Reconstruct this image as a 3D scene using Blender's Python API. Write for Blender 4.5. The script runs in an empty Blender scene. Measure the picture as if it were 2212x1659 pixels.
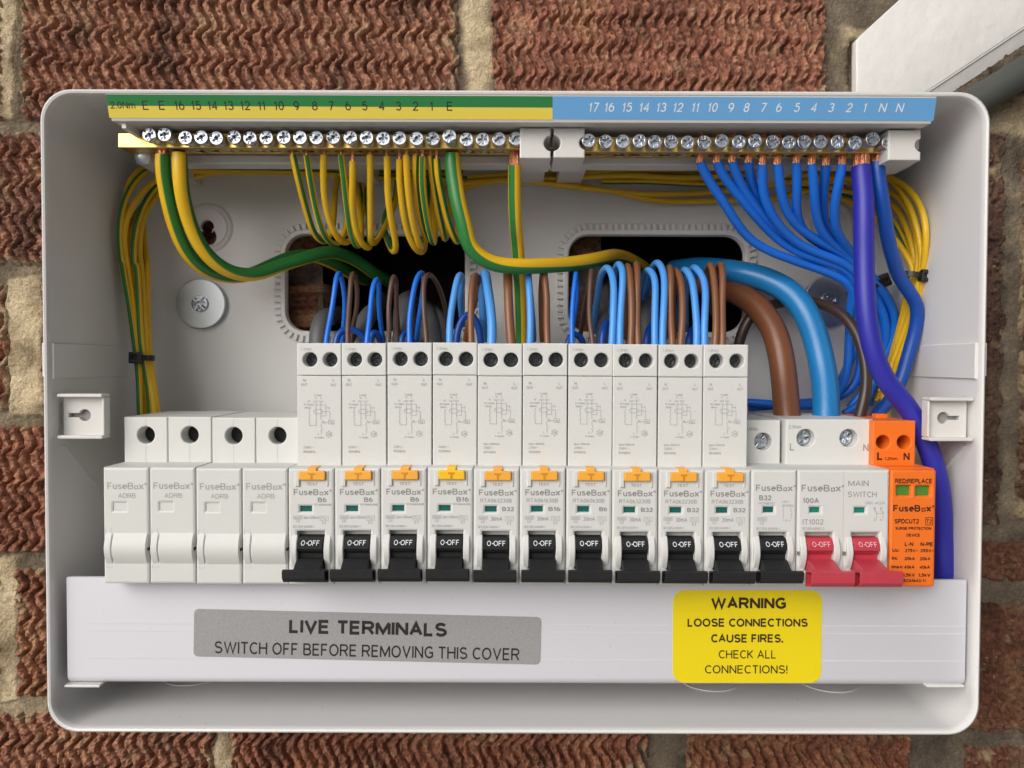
import bpy, bmesh, math, random
import numpy as np
from mathutils import Vector, Matrix
from mathutils.geometry import tessellate_polygon

random.seed(7); np.random.seed(7)
scene = bpy.context.scene
COL = scene.collection
R = math.radians

# ------------------------------------------------------------------ camera
# All modelling is done in millimetres: x right, y away from the camera (wall at about 395), z up, camera at (0,0,0);
# meshes are converted to metres with the camera 1.4 m up.
ZC = 1.4
F = 1663.0                      # focal length in units of the 2212 x 1659 view of the photograph
PITCH, ROLL = R(1.45), R(0.19)
ca, sa = math.cos(ROLL), math.sin(ROLL)
FW = Vector((0, math.cos(PITCH), -math.sin(PITCH)))
UP = Vector((0, math.sin(PITCH), math.cos(PITCH)))
RT = Vector((1, 0, 0))

def P(px, py, D):
    """Point at depth D (mm) that the photograph shows at (px, py)."""
    dx, dy = px - 1106.0, 829.5 - py
    X = dx * ca - dy * sa; Y = dx * sa + dy * ca
    d = FW + RT * (X / F) + UP * (Y / F)
    return d * (D / d.y)

def zc(px, py, D): return P(px, py, D).z
def xc(px, py, D): return P(px, py, D).x

cam = bpy.data.cameras.new('camera'); camo = bpy.data.objects.new('camera', cam); COL.objects.link(camo)
cam.sensor_width = 36.0; cam.lens = 36.0 * F / 2212.0
cam.clip_start = 0.01; cam.clip_end = 100
cr = RT * ca + UP * sa; cu = UP * ca - RT * sa; cb = -FW
M = Matrix.Identity(4)
for i in range(3):
    M[i][0], M[i][1], M[i][2] = cr[i], cu[i], cb[i]
M[2][3] = ZC
camo.matrix_world = M
scene.camera = camo

# ------------------------------------------------------------------ light
SUN_EL, SUN_ROT = R(27), R(218)     # in front of the wall and to the left
w = bpy.data.worlds.new('World'); scene.world = w; w.use_nodes = True
nt = w.node_tree; nt.nodes.clear()
out = nt.nodes.new('ShaderNodeOutputWorld'); bg = nt.nodes.new('ShaderNodeBackground')
sky = nt.nodes.new('ShaderNodeTexSky'); sky.sky_type = 'NISHITA'; sky.sun_disc = False
sky.sun_elevation = SUN_EL; sky.sun_rotation = SUN_ROT; sky.air_density = 1.0; sky.dust_density = 6.0; sky.ozone_density = 1.0
hs = nt.nodes.new('ShaderNodeHueSaturation'); hs.inputs['Saturation'].default_value = 0.28   # an overcast, greyish sky
nt.links.new(sky.outputs[0], hs.inputs['Color']); nt.links.new(hs.outputs[0], bg.inputs[0]); nt.links.new(bg.outputs[0], out.inputs[0])
bg.inputs[1].default_value = 0.07
sl = bpy.data.lights.new('sun', 'SUN'); sl.energy = 1.5; sl.angle = R(52); sl.color = (1.0, 0.975, 0.935)
so = bpy.data.objects.new('sun', sl); COL.objects.link(so)
sd = Vector((math.sin(SUN_ROT) * math.cos(SUN_EL), math.cos(SUN_ROT) * math.cos(SUN_EL), math.sin(SUN_EL)))
so.rotation_euler = sd.to_track_quat('Z', 'Y').to_euler(); so.location = (-1, -1, 3)
vs = scene.view_settings
scene.display_settings.display_device = 'sRGB'
vs.view_transform = 'Standard'; vs.look = 'None'; vs.exposure = 0.26; vs.gamma = 1.0; vs.use_curve_mapping = False
scene.cycles.max_bounces = 8

# ------------------------------------------------------------------ materials
def s2l(c):
    return tuple(((v / 255.0) / 12.92 if v / 255.0 <= 0.04045 else ((v / 255.0 + 0.055) / 1.055) ** 2.4) for v in c)

def mat(name, col, rough=0.45, metal=0.0, bump=0.0, bscale=900.0, var=0.0, vscale=60.0, spec=0.5, rvar=0.0, speck=0.0):
    m = bpy.data.materials.new(name); m.use_nodes = True
    t = m.node_tree; b = t.nodes['Principled BSDF']
    b.inputs['Base Color'].default_value = (*col, 1); b.inputs['Roughness'].default_value = rough
    b.inputs['Metallic'].default_value = metal; b.inputs['Specular IOR Level'].default_value = spec
    tc = t.nodes.new('ShaderNodeTexCoord')
    if var:
        n = t.nodes.new('ShaderNodeTexNoise'); n.inputs['Scale'].default_value = vscale; n.inputs['Detail'].default_value = 5
        t.links.new(tc.outputs['Object'], n.inputs['Vector'])
        mx = t.nodes.new('ShaderNodeMix'); mx.data_type = 'RGBA'
        mx.inputs[6].default_value = (*[c * (1 - var) for c in col], 1); mx.inputs[7].default_value = (*[min(1, c * (1 + var)) for c in col], 1)
        t.links.new(n.outputs['Fac'], mx.inputs[0]); t.links.new(mx.outputs[2], b.inputs['Base Color'])
    if speck:
        n = t.nodes.new('ShaderNodeTexNoise'); n.inputs['Scale'].default_value = 330; n.inputs['Detail'].default_value = 3; n.inputs['Roughness'].default_value = 0.7
        t.links.new(tc.outputs['Object'], n.inputs['Vector'])
        rp = t.nodes.new('ShaderNodeMapRange'); rp.inputs[1].default_value = 0.70; rp.inputs[2].default_value = 0.74; rp.inputs[4].default_value = speck
        t.links.new(n.outputs['Fac'], rp.inputs[0])
        sm = t.nodes.new('ShaderNodeMix'); sm.data_type = 'RGBA'; sm.inputs[7].default_value = (0.16, 0.12, 0.09, 1)
        src = b.inputs['Base Color'].links[0].from_socket if b.inputs['Base Color'].links else None
        if src: t.links.new(src, sm.inputs[6])
        else: sm.inputs[6].default_value = (*col, 1)
        t.links.new(rp.outputs[0], sm.inputs[0]); t.links.new(sm.outputs[2], b.inputs['Base Color'])
    if rvar:
        n = t.nodes.new('ShaderNodeTexNoise'); n.inputs['Scale'].default_value = 140; n.inputs['Detail'].default_value = 4
        t.links.new(tc.outputs['Object'], n.inputs['Vector'])
        mr = t.nodes.new('ShaderNodeMapRange'); mr.inputs[3].default_value = rough - rvar; mr.inputs[4].default_value = rough + rvar
        t.links.new(n.outputs['Fac'], mr.inputs[0]); t.links.new(mr.outputs[0], b.inputs['Roughness'])
    if bump:
        n = t.nodes.new('ShaderNodeTexNoise'); n.inputs['Scale'].default_value = bscale; n.inputs['Detail'].default_value = 3
        t.links.new(tc.outputs['Object'], n.inputs['Vector'])
        bp = t.nodes.new('ShaderNodeBump'); bp.inputs['Strength'].default_value = bump; bp.inputs['Distance'].default_value = 0.0006
        t.links.new(n.outputs['Fac'], bp.inputs['Height']); t.links.new(bp.outputs[0], b.inputs['Normal'])
    return m

M_BOX = mat('box_plastic', (0.70, 0.69, 0.68), 0.27, bump=0.12, bscale=1400, var=0.012, vscale=18, rvar=0.0, speck=0.4)
M_RAIL = mat('rail_plastic', (0.66, 0.64, 0.62), 0.36, var=0.03)
M_MOD = mat('module_plastic', (0.64, 0.64, 0.62), 0.5, bump=0.10, bscale=2500, var=0.035, vscale=70, speck=0.18)
M_COVER = mat('cover_plastic', (0.63, 0.625, 0.675), 0.4, var=0.012, vscale=14, rvar=0.0, speck=0.3)
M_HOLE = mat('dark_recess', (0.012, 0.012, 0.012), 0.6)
M_BLACK = mat('black_plastic', (0.016, 0.016, 0.017), 0.55, spec=0.3, bump=0.3, bscale=1800, var=0.25, vscale=300)
M_RED = mat('red_plastic', (0.50, 0.045, 0.07), 0.42, bump=0.25, bscale=1800, var=0.1, vscale=250)
M_ORANGE = mat('orange_plastic', (0.83, 0.165, 0.012), 0.45, bump=0.1, bscale=2500, var=0.03)
M_TBTN = mat('test_orange', (0.86, 0.40, 0.045), 0.4, var=0.03)
M_TYEL = mat('test_yellow', (0.88, 0.52, 0.01), 0.4, var=0.03)
M_TEAL = mat('window_teal', (0.006, 0.11, 0.09), 0.25)
M_WGREEN = mat('window_green', (0.07, 0.22, 0.03), 0.25)
M_GREYP = mat('grey_print', (0.27, 0.265, 0.26), 0.6)
M_LGREYP = mat('faint_grey_print', (0.36, 0.355, 0.35), 0.6)
M_BLACKP = mat('black_print', (0.012, 0.011, 0.012), 0.55)
M_BROWNP = mat('brown_black_print', (0.035, 0.012, 0.006), 0.55)
M_WHITEP = mat('white_print', (0.75, 0.77, 0.8), 0.6)
M_PINKP = mat('pink_print', (0.72, 0.45, 0.5), 0.6)
M_GREENL = mat('label_green', (0.022, 0.20, 0.055), 0.35, var=0.05)
M_YELL = mat('label_yellow', (0.78, 0.62, 0.085), 0.35, var=0.04)
M_BLUEL = mat('label_blue', (0.14, 0.38, 0.70), 0.35, var=0.04)
M_SILVER = mat('silver_sticker', (0.33, 0.325, 0.33), 0.42, metal=0.1, bump=0.15, bscale=2500, var=0.22, vscale=1100)
M_WARN = mat('yellow_sticker', (0.80, 0.63, 0.004), 0.4, var=0.03)
M_BRASS = mat('brass', (0.72, 0.49, 0.16), 0.30, metal=1.0, bump=0.15, bscale=900, var=0.1, vscale=200)
M_ZINC = mat('zinc_steel', (0.60, 0.64, 0.70), 0.36, metal=1.0, bump=0.12, bscale=900, rvar=0.08)
M_ZINCD = mat('dull_zinc', (0.56, 0.60, 0.62), 0.36, metal=0.9, var=0.08, vscale=150, rvar=0.08)
M_STEELD = mat('dark_steel', (0.10, 0.105, 0.11), 0.35, metal=1.0, bump=0.2)
M_COPPER = mat('copper', (0.80, 0.36, 0.20), 0.32, metal=1.0, bump=0.8, bscale=1500, var=0.25, vscale=700)
M_BLUE = mat('blue_pvc', (0.008, 0.155, 0.70), 0.36, bump=0.06, var=0.05)
M_LBLUE = mat('light_blue_pvc', (0.075, 0.30, 0.74), 0.36, bump=0.06, var=0.05)
M_TBLUE = mat('tail_blue_pvc', (0.010, 0.17, 0.43), 0.33, bump=0.15, bscale=700, var=0.06)
M_DBLUE = mat('deep_blue_pvc', (0.006, 0.065, 0.35), 0.33, bump=0.06, var=0.05)
M_PURP = mat('violet_blue_pvc', (0.022, 0.022, 0.33), 0.45, bump=0.08, var=0.06)
M_BROWN = mat('brown_pvc', (0.20, 0.082, 0.035), 0.38, bump=0.06, var=0.06)
M_DBROWN = mat('dull_brown_pvc', (0.10, 0.052, 0.035), 0.42, bump=0.06, var=0.06)
M_TBROWN = mat('tail_brown_pvc', (0.165, 0.058, 0.024), 0.36, bump=0.15, bscale=700, var=0.08)
M_KBROWN = mat('dark_brown_pvc', (0.042, 0.026, 0.02), 0.36, bump=0.06, var=0.06)
M_GREYPVC = mat('grey_pvc', (0.10, 0.102, 0.11), 0.5, bump=0.15, var=0.12)
M_TIE = mat('tie_nylon', (0.008, 0.008, 0.009), 0.4)
M_PAINT = mat('white_gloss_paint', (0.71, 0.69, 0.67), 0.36, bump=0.9, bscale=160, var=0.09, vscale=45, rvar=0.12, speck=0.35)
M_PIPE = mat('grey_pipe_paint', (0.06, 0.062, 0.056), 0.55, var=0.25, vscale=40)
M_CAVITY = mat('cavity_dark', (0.02, 0.012, 0.01), 0.9, bump=0.5, bscale=60, var=0.4)  # near-black colour puts the darkness of the unlit hole into its walls

def mat_gy():
    m = bpy.data.materials.new('green_yellow_pvc'); m.use_nodes = True
    t = m.node_tree; b = t.nodes['Principled BSDF']; b.inputs['Roughness'].default_value = 0.38
    uv = t.nodes.new('ShaderNodeUVMap'); uv.uv_map = 'stripe'
    sx = t.nodes.new('ShaderNodeSeparateXYZ'); t.links.new(uv.outputs[0], sx.inputs[0])
    mr = t.nodes.new('ShaderNodeMapRange'); mr.inputs[1].default_value = 0.47; mr.inputs[2].default_value = 0.53
    t.links.new(sx.outputs[0], mr.inputs[0])
    mx = t.nodes.new('ShaderNodeMix'); mx.data_type = 'RGBA'
    mx.inputs[6].default_value = (0.022, 0.175, 0.035, 1); mx.inputs[7].default_value = (0.78, 0.47, 0.014, 1)
    t.links.new(mr.outputs[0], mx.inputs[0]); t.links.new(mx.outputs[2], b.inputs['Base Color'])
    return m
M_GY = mat_gy()

# ------------------------------------------------------------------ mesh helpers (mm)
def signed_area(l): return 0.5 * sum(l[i][0] * l[(i + 1) % len(l)][1] - l[(i + 1) % len(l)][0] * l[i][1] for i in range(len(l)))
def inset(loop, d):
    n = len(loop); o = []
    for i in range(n):
        p0, p1, p2 = loop[i - 1], loop[i], loop[(i + 1) % n]
        def nrm(a, b):
            dx, dy = b[0] - a[0], b[1] - a[1]; L = math.hypot(dx, dy) or 1
            return (-dy / L, dx / L)
        n1, n2 = nrm(p0, p1), nrm(p1, p2)
        mx, my = n1[0] + n2[0], n1[1] + n2[1]; q = mx * mx + my * my
        if q < 0.05: mx, my, q = n1[0], n1[1], 2.0
        k = 2 * d / q if q > 0.6 else d / math.sqrt(q)
        o.append((p1[0] + mx * k, p1[1] + my * k))
    return o
def rect(x0, y0, x1, y1): return [(x0, y0), (x1, y0), (x1, y1), (x0, y1)]
def circ(cx, cy, r, n=24, a0=0.0): return [(cx + r * math.cos(a0 + 2 * math.pi * i / n), cy + r * math.sin(a0 + 2 * math.pi * i / n)) for i in range(n)]
def rrect(x0, y0, x1, y1, r, n=6):
    o = []
    for cx, cy, a in ((x1 - r, y0 + r, -90), (x1 - r, y1 - r, 0), (x0 + r, y1 - r, 90), (x0 + r, y0 + r, 180)):
        for i in range(n + 1):
            t = R(a + 90 * i / n); o.append((cx + r * math.cos(t), cy + r * math.sin(t)))
    return o

class MB:
    def __init__(self): self.v = []; self.f = []
    def add(self, vs, fs):
        o = len(self.v); self.v.extend(vs); self.f.extend([tuple(i + o for i in f) for f in fs])
    def plate(self, outer, holes=(), a=0.0, b=1.0, bev=0.0, axis='y', both=False, back=True, steps=2):
        """Extrude a 2D outline with holes from depth a to depth b; the edges of the cap at a are rounded by bev."""
        loops = [list(outer) if signed_area(outer) > 0 else list(outer)[::-1]]
        for h in holes: loops.append(list(h) if signed_area(h) < 0 else list(h)[::-1])
        s = 1 if b > a else -1
        if bev > 0:
            prof = [(bev * (1 - math.sin(math.pi / 2 * i / steps)), a + s * bev * (1 - math.cos(math.pi / 2 * i / steps))) for i in range(steps + 1)]
        else: prof = [(0, a)]
        if both and bev > 0: prof += [(i, b - (d - a)) for i, d in prof[::-1]]
        else: prof.append((0, b))
        def p3(p, d):
            if axis == 'y': return Vector((p[0], d, p[1]))
            if axis == 'x': return Vector((d, p[0], p[1]))
            return Vector((p[0], p[1], d))
        rings = [[inset(l, i) if i else l for l in loops] for i, d in prof]
        base = len(self.v); cnt = sum(len(l) for l in loops)
        for (i, d), rg in zip(prof, rings):
            for l in rg: self.v.extend(p3(p, d) for p in l)
        for k in range(len(prof) - 1):
            off = base + k * cnt
            for l in loops:
                n = len(l)
                for i in range(n):
                    j = (i + 1) % n
                    self.f.append((off + i, off + j, off + cnt + j, off + cnt + i))
                off += n
        def cap(rg, off):
            if len(rg) == 1 and len(rg[0]) <= 4: self.f.append(tuple(off + i for i in range(len(rg[0])))); return
            for t in tessellate_polygon([[Vector((p[0], p[1], 0)) for p in l] for l in rg]): self.f.append(tuple(off + i for i in t))
        cap(rings[0], base)
        if back: cap(rings[-1], base + (len(prof) - 1) * cnt)
        return self
    def box(self, x0, x1, y0, y1, z0, z1, bev=0.0):
        return self.plate(rect(min(x0, x1), min(z0, z1), max(x0, x1), max(z0, z1)), (), min(y0, y1), max(y0, y1), bev)
    def cyl(self, c, r, y0, y1, n=20, bev=0.0): return self.plate(circ(c[0], c[1], r, n), (), y0, y1, bev)
    def ribbon(self, pts, wd, D):
        for a, b in zip(pts, pts[1:]):
            dx, dz = b[0] - a[0], b[1] - a[1]; L = math.hypot(dx, dz)
            if L < 1e-6: continue
            nx, nz = -dz / L * wd / 2, dx / L * wd / 2; ex, ez = dx / L * wd / 2, dz / L * wd / 2
            q = [(a[0] - ex + nx, a[1] - ez + nz), (a[0] - ex - nx, a[1] - ez - nz), (b[0] + ex - nx, b[1] + ez - nz), (b[0] + ex + nx, b[1] + ez + nz)]
            self.add([Vector((p[0], D, p[1])) for p in q], [(0, 1, 2, 3)])
    def shift(self, d): self.v = [p + d for p in self.v]; return self
    def mesh(self, name, m, origin, sharp=20):
        me = bpy.data.meshes.new(name)
        me.from_pydata([((p - origin) * 0.001)[:] for p in self.v], [], self.f)
        bm = bmesh.new(); bm.from_mesh(me); bmesh.ops.recalc_face_normals(bm, faces=bm.faces); bm.to_mesh(me); bm.free()
        me.materials.append(m); finish(me, sharp); return me

def finish(me, sharp=32):
    me.polygons.foreach_set('use_smooth', [True] * len(me.polygons))
    try: me.set_sharp_from_angle(angle=R(sharp))
    except Exception: pass
    me.update()

def W(p): return Vector((p[0] * 0.001, p[1] * 0.001, p[2] * 0.001 + ZC))
def tag(o, label=None, cat=None, group=None, kind=None):
    if label: o['label'] = label
    if cat: o['category'] = cat
    if group: o['group'] = group
    if kind: o['kind'] = kind
    return o
def thing(name, origin, label, cat, group=None):
    o = bpy.data.objects.new(name, None); o.empty_display_size = 0.01; COL.objects.link(o); o.location = W(origin)
    o['mm'] = [float(c) for c in origin]
    return tag(o, label, cat, group)
def org(o): return Vector(o['mm'])
def part(name, mb, m, root, sharp=20, label=None):
    """Part of a thing (or sub-part of a part): its mesh is kept relative to the thing's base."""
    o = bpy.data.objects.new(name, mb.mesh(name, m, org(root), sharp)); COL.objects.link(o); o.parent = root
    o['mm'] = root['mm']
    if label: o['label'] = label
    return o
def single(name, mb, m, origin, label, cat, group=None, sharp=20):
    o = bpy.data.objects.new(name, mb.mesh(name, m, Vector(origin), sharp)); COL.objects.link(o); o.location = W(origin)
    o['mm'] = [float(c) for c in origin]
    return tag(o, label, cat, group)
def copy_tree(o, parent=None, off=None):
    c = o.copy(); COL.objects.link(c)
    if parent is not None: c.parent = parent
    if off is not None: c.location = o.location + off * 0.001
    for ch in list(o.children): copy_tree(ch, c)
    return c

# ------------------------------------------------------------------ lettering: a plain monoline sans drawn as flat strokes
def A_(cx, cy, rx, ry, a0, a1):
    n = max(3, int(abs(a1 - a0) / 20)); return [(cx + rx * math.cos(R(a0 + (a1 - a0) * i / n)), cy + ry * math.sin(R(a0 + (a1 - a0) * i / n))) for i in range(n + 1)]
def el(cx, cy, rx, ry): return A_(cx, cy, rx, ry, 0, 360)
_S = [A_(.5, .755, .46, .245, 25, 270) + A_(.5, .255, .5, .255, 90, -155)[1:]]
GL = {
 'A': (.86, [[(0, 0), (.5, 1), (1, 0)], [(.17, .33), (.83, .33)]]), 'B': (.76, [[(0, 0), (0, 1), (.58, 1)] + A_(.58, .765, .34, .235, 90, -90) + [(0, .53)], [(.55, .53)] + A_(.6, .265, .4, .265, 90, -90) + [(0, 0)]]),
 'C': (.78, [A_(.6, .5, .6, .5, 48, 312)]), 'D': (.82, [[(0, 0), (0, 1), (.45, 1)] + A_(.45, .5, .55, .5, 90, -90) + [(0, 0)]]),
 'E': (.70, [[(1, 1), (0, 1), (0, 0), (1, 0)], [(0, .52), (.92, .52)]]), 'F': (.66, [[(1, 1), (0, 1), (0, -.06)], [(0, .5), (.85, .5)]]),
 'G': (.84, [A_(.57, .5, .57, .5, 46, 318), [(1, .06), (1, .46), (.58, .46)]]), 'H': (.80, [[(0, -.06), (0, 1.06)], [(1, -.06), (1, 1.06)], [(0, .53), (1, .53)]]),
 'I': (.15, [[(.5, -.06), (.5, 1.06)]]), 'J': (.5, [[(1, 1.06), (1, .3)] + A_(.5, .3, .5, .3, 0, -180)]), 'K': (.76, [[(0, -.06), (0, 1.06)], [(1, 1.03), (0, .38)], [(.3, .58), (1, -.03)]]),
 'L': (.62, [[(0, 1.06), (0, 0), (1, 0)]]), 'M': (.98, [[(0, -.06), (0, .95)], [(1, -.06), (1, .95)], [(0, 1), (.5, .1), (1, 1)]]), 'N': (.80, [[(0, -.06), (0, 1.06)], [(1, -.06), (1, 1.06)], [(0, 1), (1, 0)]]),
 'O': (.92, [el(.5, .5, .5, .5)]), 'P': (.74, [[(0, -.06), (0, 1), (.6, 1)] + A_(.6, .73, .4, .27, 90, -90) + [(0, .46)]]), 'R': (.80, [[(0, -.06), (0, 1), (.6, 1)] + A_(.6, .74, .37, .26, 90, -90) + [(0, .48)], [(.55, .48), (1, -.03)]]),
 'S': (.76, _S), 'T': (.74, [[(-.04, 1), (1.04, 1)], [(.5, 1), (.5, -.06)]]), 'U': (.80, [[(0, 1.06), (0, .36)] + A_(.5, .36, .5, .36, 180, 360) + [(1, 1.06)]]), 'V': (.84, [[(0, 1.03), (.5, 0), (1, 1.03)]]),
 'W': (1.25, [[(0, 1.03), (.26, 0), (.5, .98), (.74, 0), (1, 1.03)]]), 'X': (.82, [[(0, 1.03), (1, -.03)], [(0, -.03), (1, 1.03)]]), 'Y': (.82, [[(0, 1.03), (.5, .45), (1, 1.03)], [(.5, .5), (.5, -.06)]]), 'Z': (.72, [[(0, 1), (1, 1), (0, 0), (1, 0)]]),
 '0': (.64, [el(.5, .5, .5, .5)]), '1': (.36, [[(0, .74), (.75, .98), (.75, -.06)]]), '2': (.64, [A_(.5, .71, .48, .29, 165, -40) + [(0, 0), (1.04, 0)]]), '3': (.64, [A_(.47, .755, .44, .245, 155, -90), A_(.47, .265, .52, .265, 90, -158)]),
 '4': (.66, [[(.74, -.06), (.74, 1), (0, .28), (1.04, .28)]]), '5': (.64, [[(.92, 1), (.2, 1), (.08, .5)] + A_(.47, .335, .52, .335, 128, -155)]), '6': (.64, [el(.5, .325, .5, .325), [(0, .33)] + A_(.62, .42, .62, .58, 178, 95)]),
 '7': (.62, [[(0, 1), (1, 1), (.34, -.05)]]), '8': (.64, [el(.5, .765, .42, .235), el(.5, .265, .5, .265)]), '9': (.64, [el(.5, .675, .5, .325), [(1, .67)] + A_(.38, .58, .62, .58, -2, -85)]),
 'a': (.56, [[(.05, .55)] + A_(.47, .5, .42, .22, 150, 0) + [(.9, -.05)], el(.44, .2, .42, .2)]), 'c': (.52, [A_(.6, .36, .6, .36, 48, 312)]), 'd': (.60, [el(.48, .36, .48, .36), [(1, -.06), (1, 1.06)]]), 'e': (.60, [[(.02, .38), (.98, .38)] + A_(.5, .36, .5, .36, 3, 315)]),
 'k': (.52, [[(0, -.06), (0, 1.06)], [(.95, .75), (0, .25)], [(.3, .42), (1, -.04)]]), 'l': (.14, [[(.5, -.06), (.5, 1.06)]]), 'm': (.98, [[(0, -.06), (0, .78)], [(0, .45)] + A_(.25, .48, .25, .24, 180, 0) + [(.5, -.06)], [(.5, .45)] + A_(.75, .48, .25, .24, 180, 0) + [(1, -.06)]]),
 'n': (.55, [[(0, -.06), (0, .78)], [(0, .45)] + A_(.5, .46, .5, .26, 180, 0) + [(1, -.06)]]), 'o': (.62, [el(.5, .36, .5, .36)]), 'p': (.60, [el(.52, .36, .48, .36), [(0, .78), (0, -.3)]]), 's': (.54, [A_(.5, .545, .45, .175, 25, 270) + A_(.5, .185, .5, .185, 90, -155)[1:]]),
 't': (.34, [[(.5, .95), (.5, .12), (1, 0)], [(0, .72), (1, .72)]]), 'u': (.55, [[(0, .78), (0, .27)] + A_(.5, .27, .5, .27, 180, 360), [(1, .78), (1, -.06)]]), 'x': (.58, [[(0, .75), (1, -.04)], [(0, -.04), (1, .75)]]), 'y': (.56, [[(0, .76), (.5, .02)], [(1, .76), (.42, -.18), (.05, -.28)]]), 'z': (.52, [[(0, .72), (1, .72), (0, 0), (1, 0)]]),
 '.': (.12, ['.0']), ':': (.12, ['.0', '.62']), '\u00b7': (.12, ['.45']), '/': (.4, [[(0, -.06), (1, 1.06)]]), '-': (.34, [[(-.1, .4), (1.1, .4)]]), '~': (.6, [[(0, .36), (.18, .47), (.34, .47), (.66, .35), (.82, .35), (1, .46)]]), '=': (.6, [[(0, .3), (1, .3)], [(0, .56), (1, .56)]]), '!': (.14, [[(.5, 1.06), (.5, .3)], '.0']),
 '\u00ae': (1.0, [el(.5, .5, .5, .5), [(.33, .2), (.33, .8), (.55, .8)] + A_(.55, .66, .14, .14, 90, -90) + [(.33, .52)], [(.52, .52), (.7, .2)]]), '\u0394': (.6, [[(0, 0), (.5, .8), (1, 0), (0, 0)]]), '(': (.25, [A_(1.2, .45, 1.2, .7, 125, 235)]), ')': (.25, [A_(-.2, .45, 1.2, .7, 55, -55)]), ' ': (.24, []), '\u00a0': (.12, [])}
_gl = {}
def stroke(pts, h):
    """Outline strip of a polyline of half width h: list of (left, right) points, mitred."""
    closed = len(pts) > 3 and math.hypot(pts[0][0] - pts[-1][0], pts[0][1] - pts[-1][1]) < 1e-6
    p = pts[:-1] if closed else pts
    p = [q for i, q in enumerate(p) if not i or math.hypot(q[0] - p[i - 1][0], q[1] - p[i - 1][1]) > 1e-5]; n = len(p); o = []
    for i in range(n):
        a = p[i - 1] if (i or closed) else None; b = p[i]; c = p[(i + 1) % n] if (i < n - 1 or closed) else None
        def nm(u, v): dx, dy = v[0] - u[0], v[1] - u[1]; L = math.hypot(dx, dy) or 1; return (-dy / L, dx / L)
        if a is None: m = nm(b, c); k = 1
        elif c is None: m = nm(a, b); k = 1
        else:
            n1, n2 = nm(a, b), nm(b, c); m = (n1[0] + n2[0], n1[1] + n2[1]); q = m[0] ** 2 + m[1] ** 2
            if q < .25: m, k = n1, 1
            else: k = 2 / q; k = min(k, 2.2 / math.sqrt(q))
        o.append(((b[0] + m[0] * k * h, b[1] + m[1] * k * h), (b[0] - m[0] * k * h, b[1] - m[1] * k * h)))
    if closed: o.append(o[0])
    return o
def glyphs(s, bold=0.0):
    """Flat quads (x, y, layer) of a line of text, capitals 1 high; bold widens the pen."""
    key = (s, bold)
    if key in _gl: return _gl[key]
    pen = 0.132 + 3.0 * bold; h = pen / 2; x = 0.0; vs = []; fs = []; lay = 0
    for ch in s:
        if ch not in GL: x += .4; continue
        wd, st = GL[ch]; wd = wd + bold * 4.5 if wd > .2 else max(wd, pen)
        fx = lambda u: x + h + u * max(0.0, wd - pen); fy = lambda v: h + v * (1 - pen)
        for q in st:
            lay += 1
            if isinstance(q, str):
                cy = h * 1.1 + float('0' + q if q != '.0' else 0) * (1 - pen); cx = x + wd / 2; r_ = h * 1.12
                b = len(vs); vs += [(cx - r_, cy - r_, lay), (cx + r_, cy - r_, lay), (cx + r_, cy + r_, lay), (cx - r_, cy + r_, lay)]; fs.append((b, b + 1, b + 2, b + 3)); continue
            pr = stroke([(fx(u) if wd > pen else x + wd / 2, fy(v)) for u, v in q], h)
            b = len(vs)
            for l_, r_ in pr: vs += [(l_[0], l_[1], lay), (r_[0], r_[1], lay)]
            for i in range(len(pr) - 1): fs.append((b + 2 * i, b + 2 * i + 1, b + 2 * i + 3, b + 2 * i + 2))
        x += wd + 0.13 - 2 * bold
    _gl[key] = (vs, fs)
    return _gl[key]
def text(mb, s, c, cap, width=None, bold=0.0, xd=Vector((1, 0, 0)), ud=Vector((0, 0, 1)), slant=0.0, align='c'):
    """Write s centred on the 3D point c (mm): cap height and total width in mm; c's height is the middle of the capitals."""
    vs, fs = glyphs(s, bold)
    if not vs: return
    x0, x1 = min(v[0] for v in vs), max(v[0] for v in vs)
    k = cap; kx = (width / (x1 - x0)) if width else k
    ox = (x0 + x1) / 2 if align == 'c' else (x0 if align == 'l' else x1)
    nd = xd.cross(ud).normalized()
    mb.add([c + xd * ((v[0] - ox) * kx + (v[1] - .5) * k * slant) + ud * ((v[1] - .5) * k) + nd * (0.0025 * (v[2] % 9)) for v in vs], fs)

# regions of the photograph that were measured enlarged: (x0, y0, scale) into the 2212 view
REG = {'O': (0, 0, 1)}
def _reg(n, sx, sy, k): REG[n] = (sx * 0.54861, sy * 0.54861, 0.54861 / k)
for n, sx, sy in (('G1', 0, 0), ('G2', 1344, 0), ('G3', 2688, 0), ('G4', 0, 1008), ('G5', 1344, 1008), ('G6', 2688, 1008), ('G7', 0, 2016), ('G8', 1344, 2016), ('G9', 2688, 2016)):
    _reg(n, sx, sy, 2212 / 1344.0)
for n, sx, sy in (('R1', 420, 600), ('R3', 1180, 1000), ('R4', 1780, 950), ('R5', 2280, 950), ('R6', 2680, 600), ('R7', 3200, 600)): _reg(n, sx, sy, 3.16)
_reg('R2', 1080, 600, 2.765); _reg('R8', 3000, 1050, 2.765)
def Q(r, x, y, D):
    a = REG[r]; return P(a[0] + x * a[2], a[1] + y * a[2], D)
def mmpr(r, D): return REG[r][2] * D / F
EPS = 0.06
def T(mb, r, s, x, y, cap, D, w=None, bold=0.0, align='c', slant=0.0):
    k = mmpr(r, D); c = Q(r, x, y, D - EPS)
    text(mb, s, c, cap * k, w * k if w else None, bold, align=align, slant=slant)
def L(mb, r, pts, wd, D):
    q = [Q(r, x, y, D - EPS) for x, y in pts]
    mb.ribbon([(p.x, p.z) for p in q], wd * mmpr(r, D), D - EPS)
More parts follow.
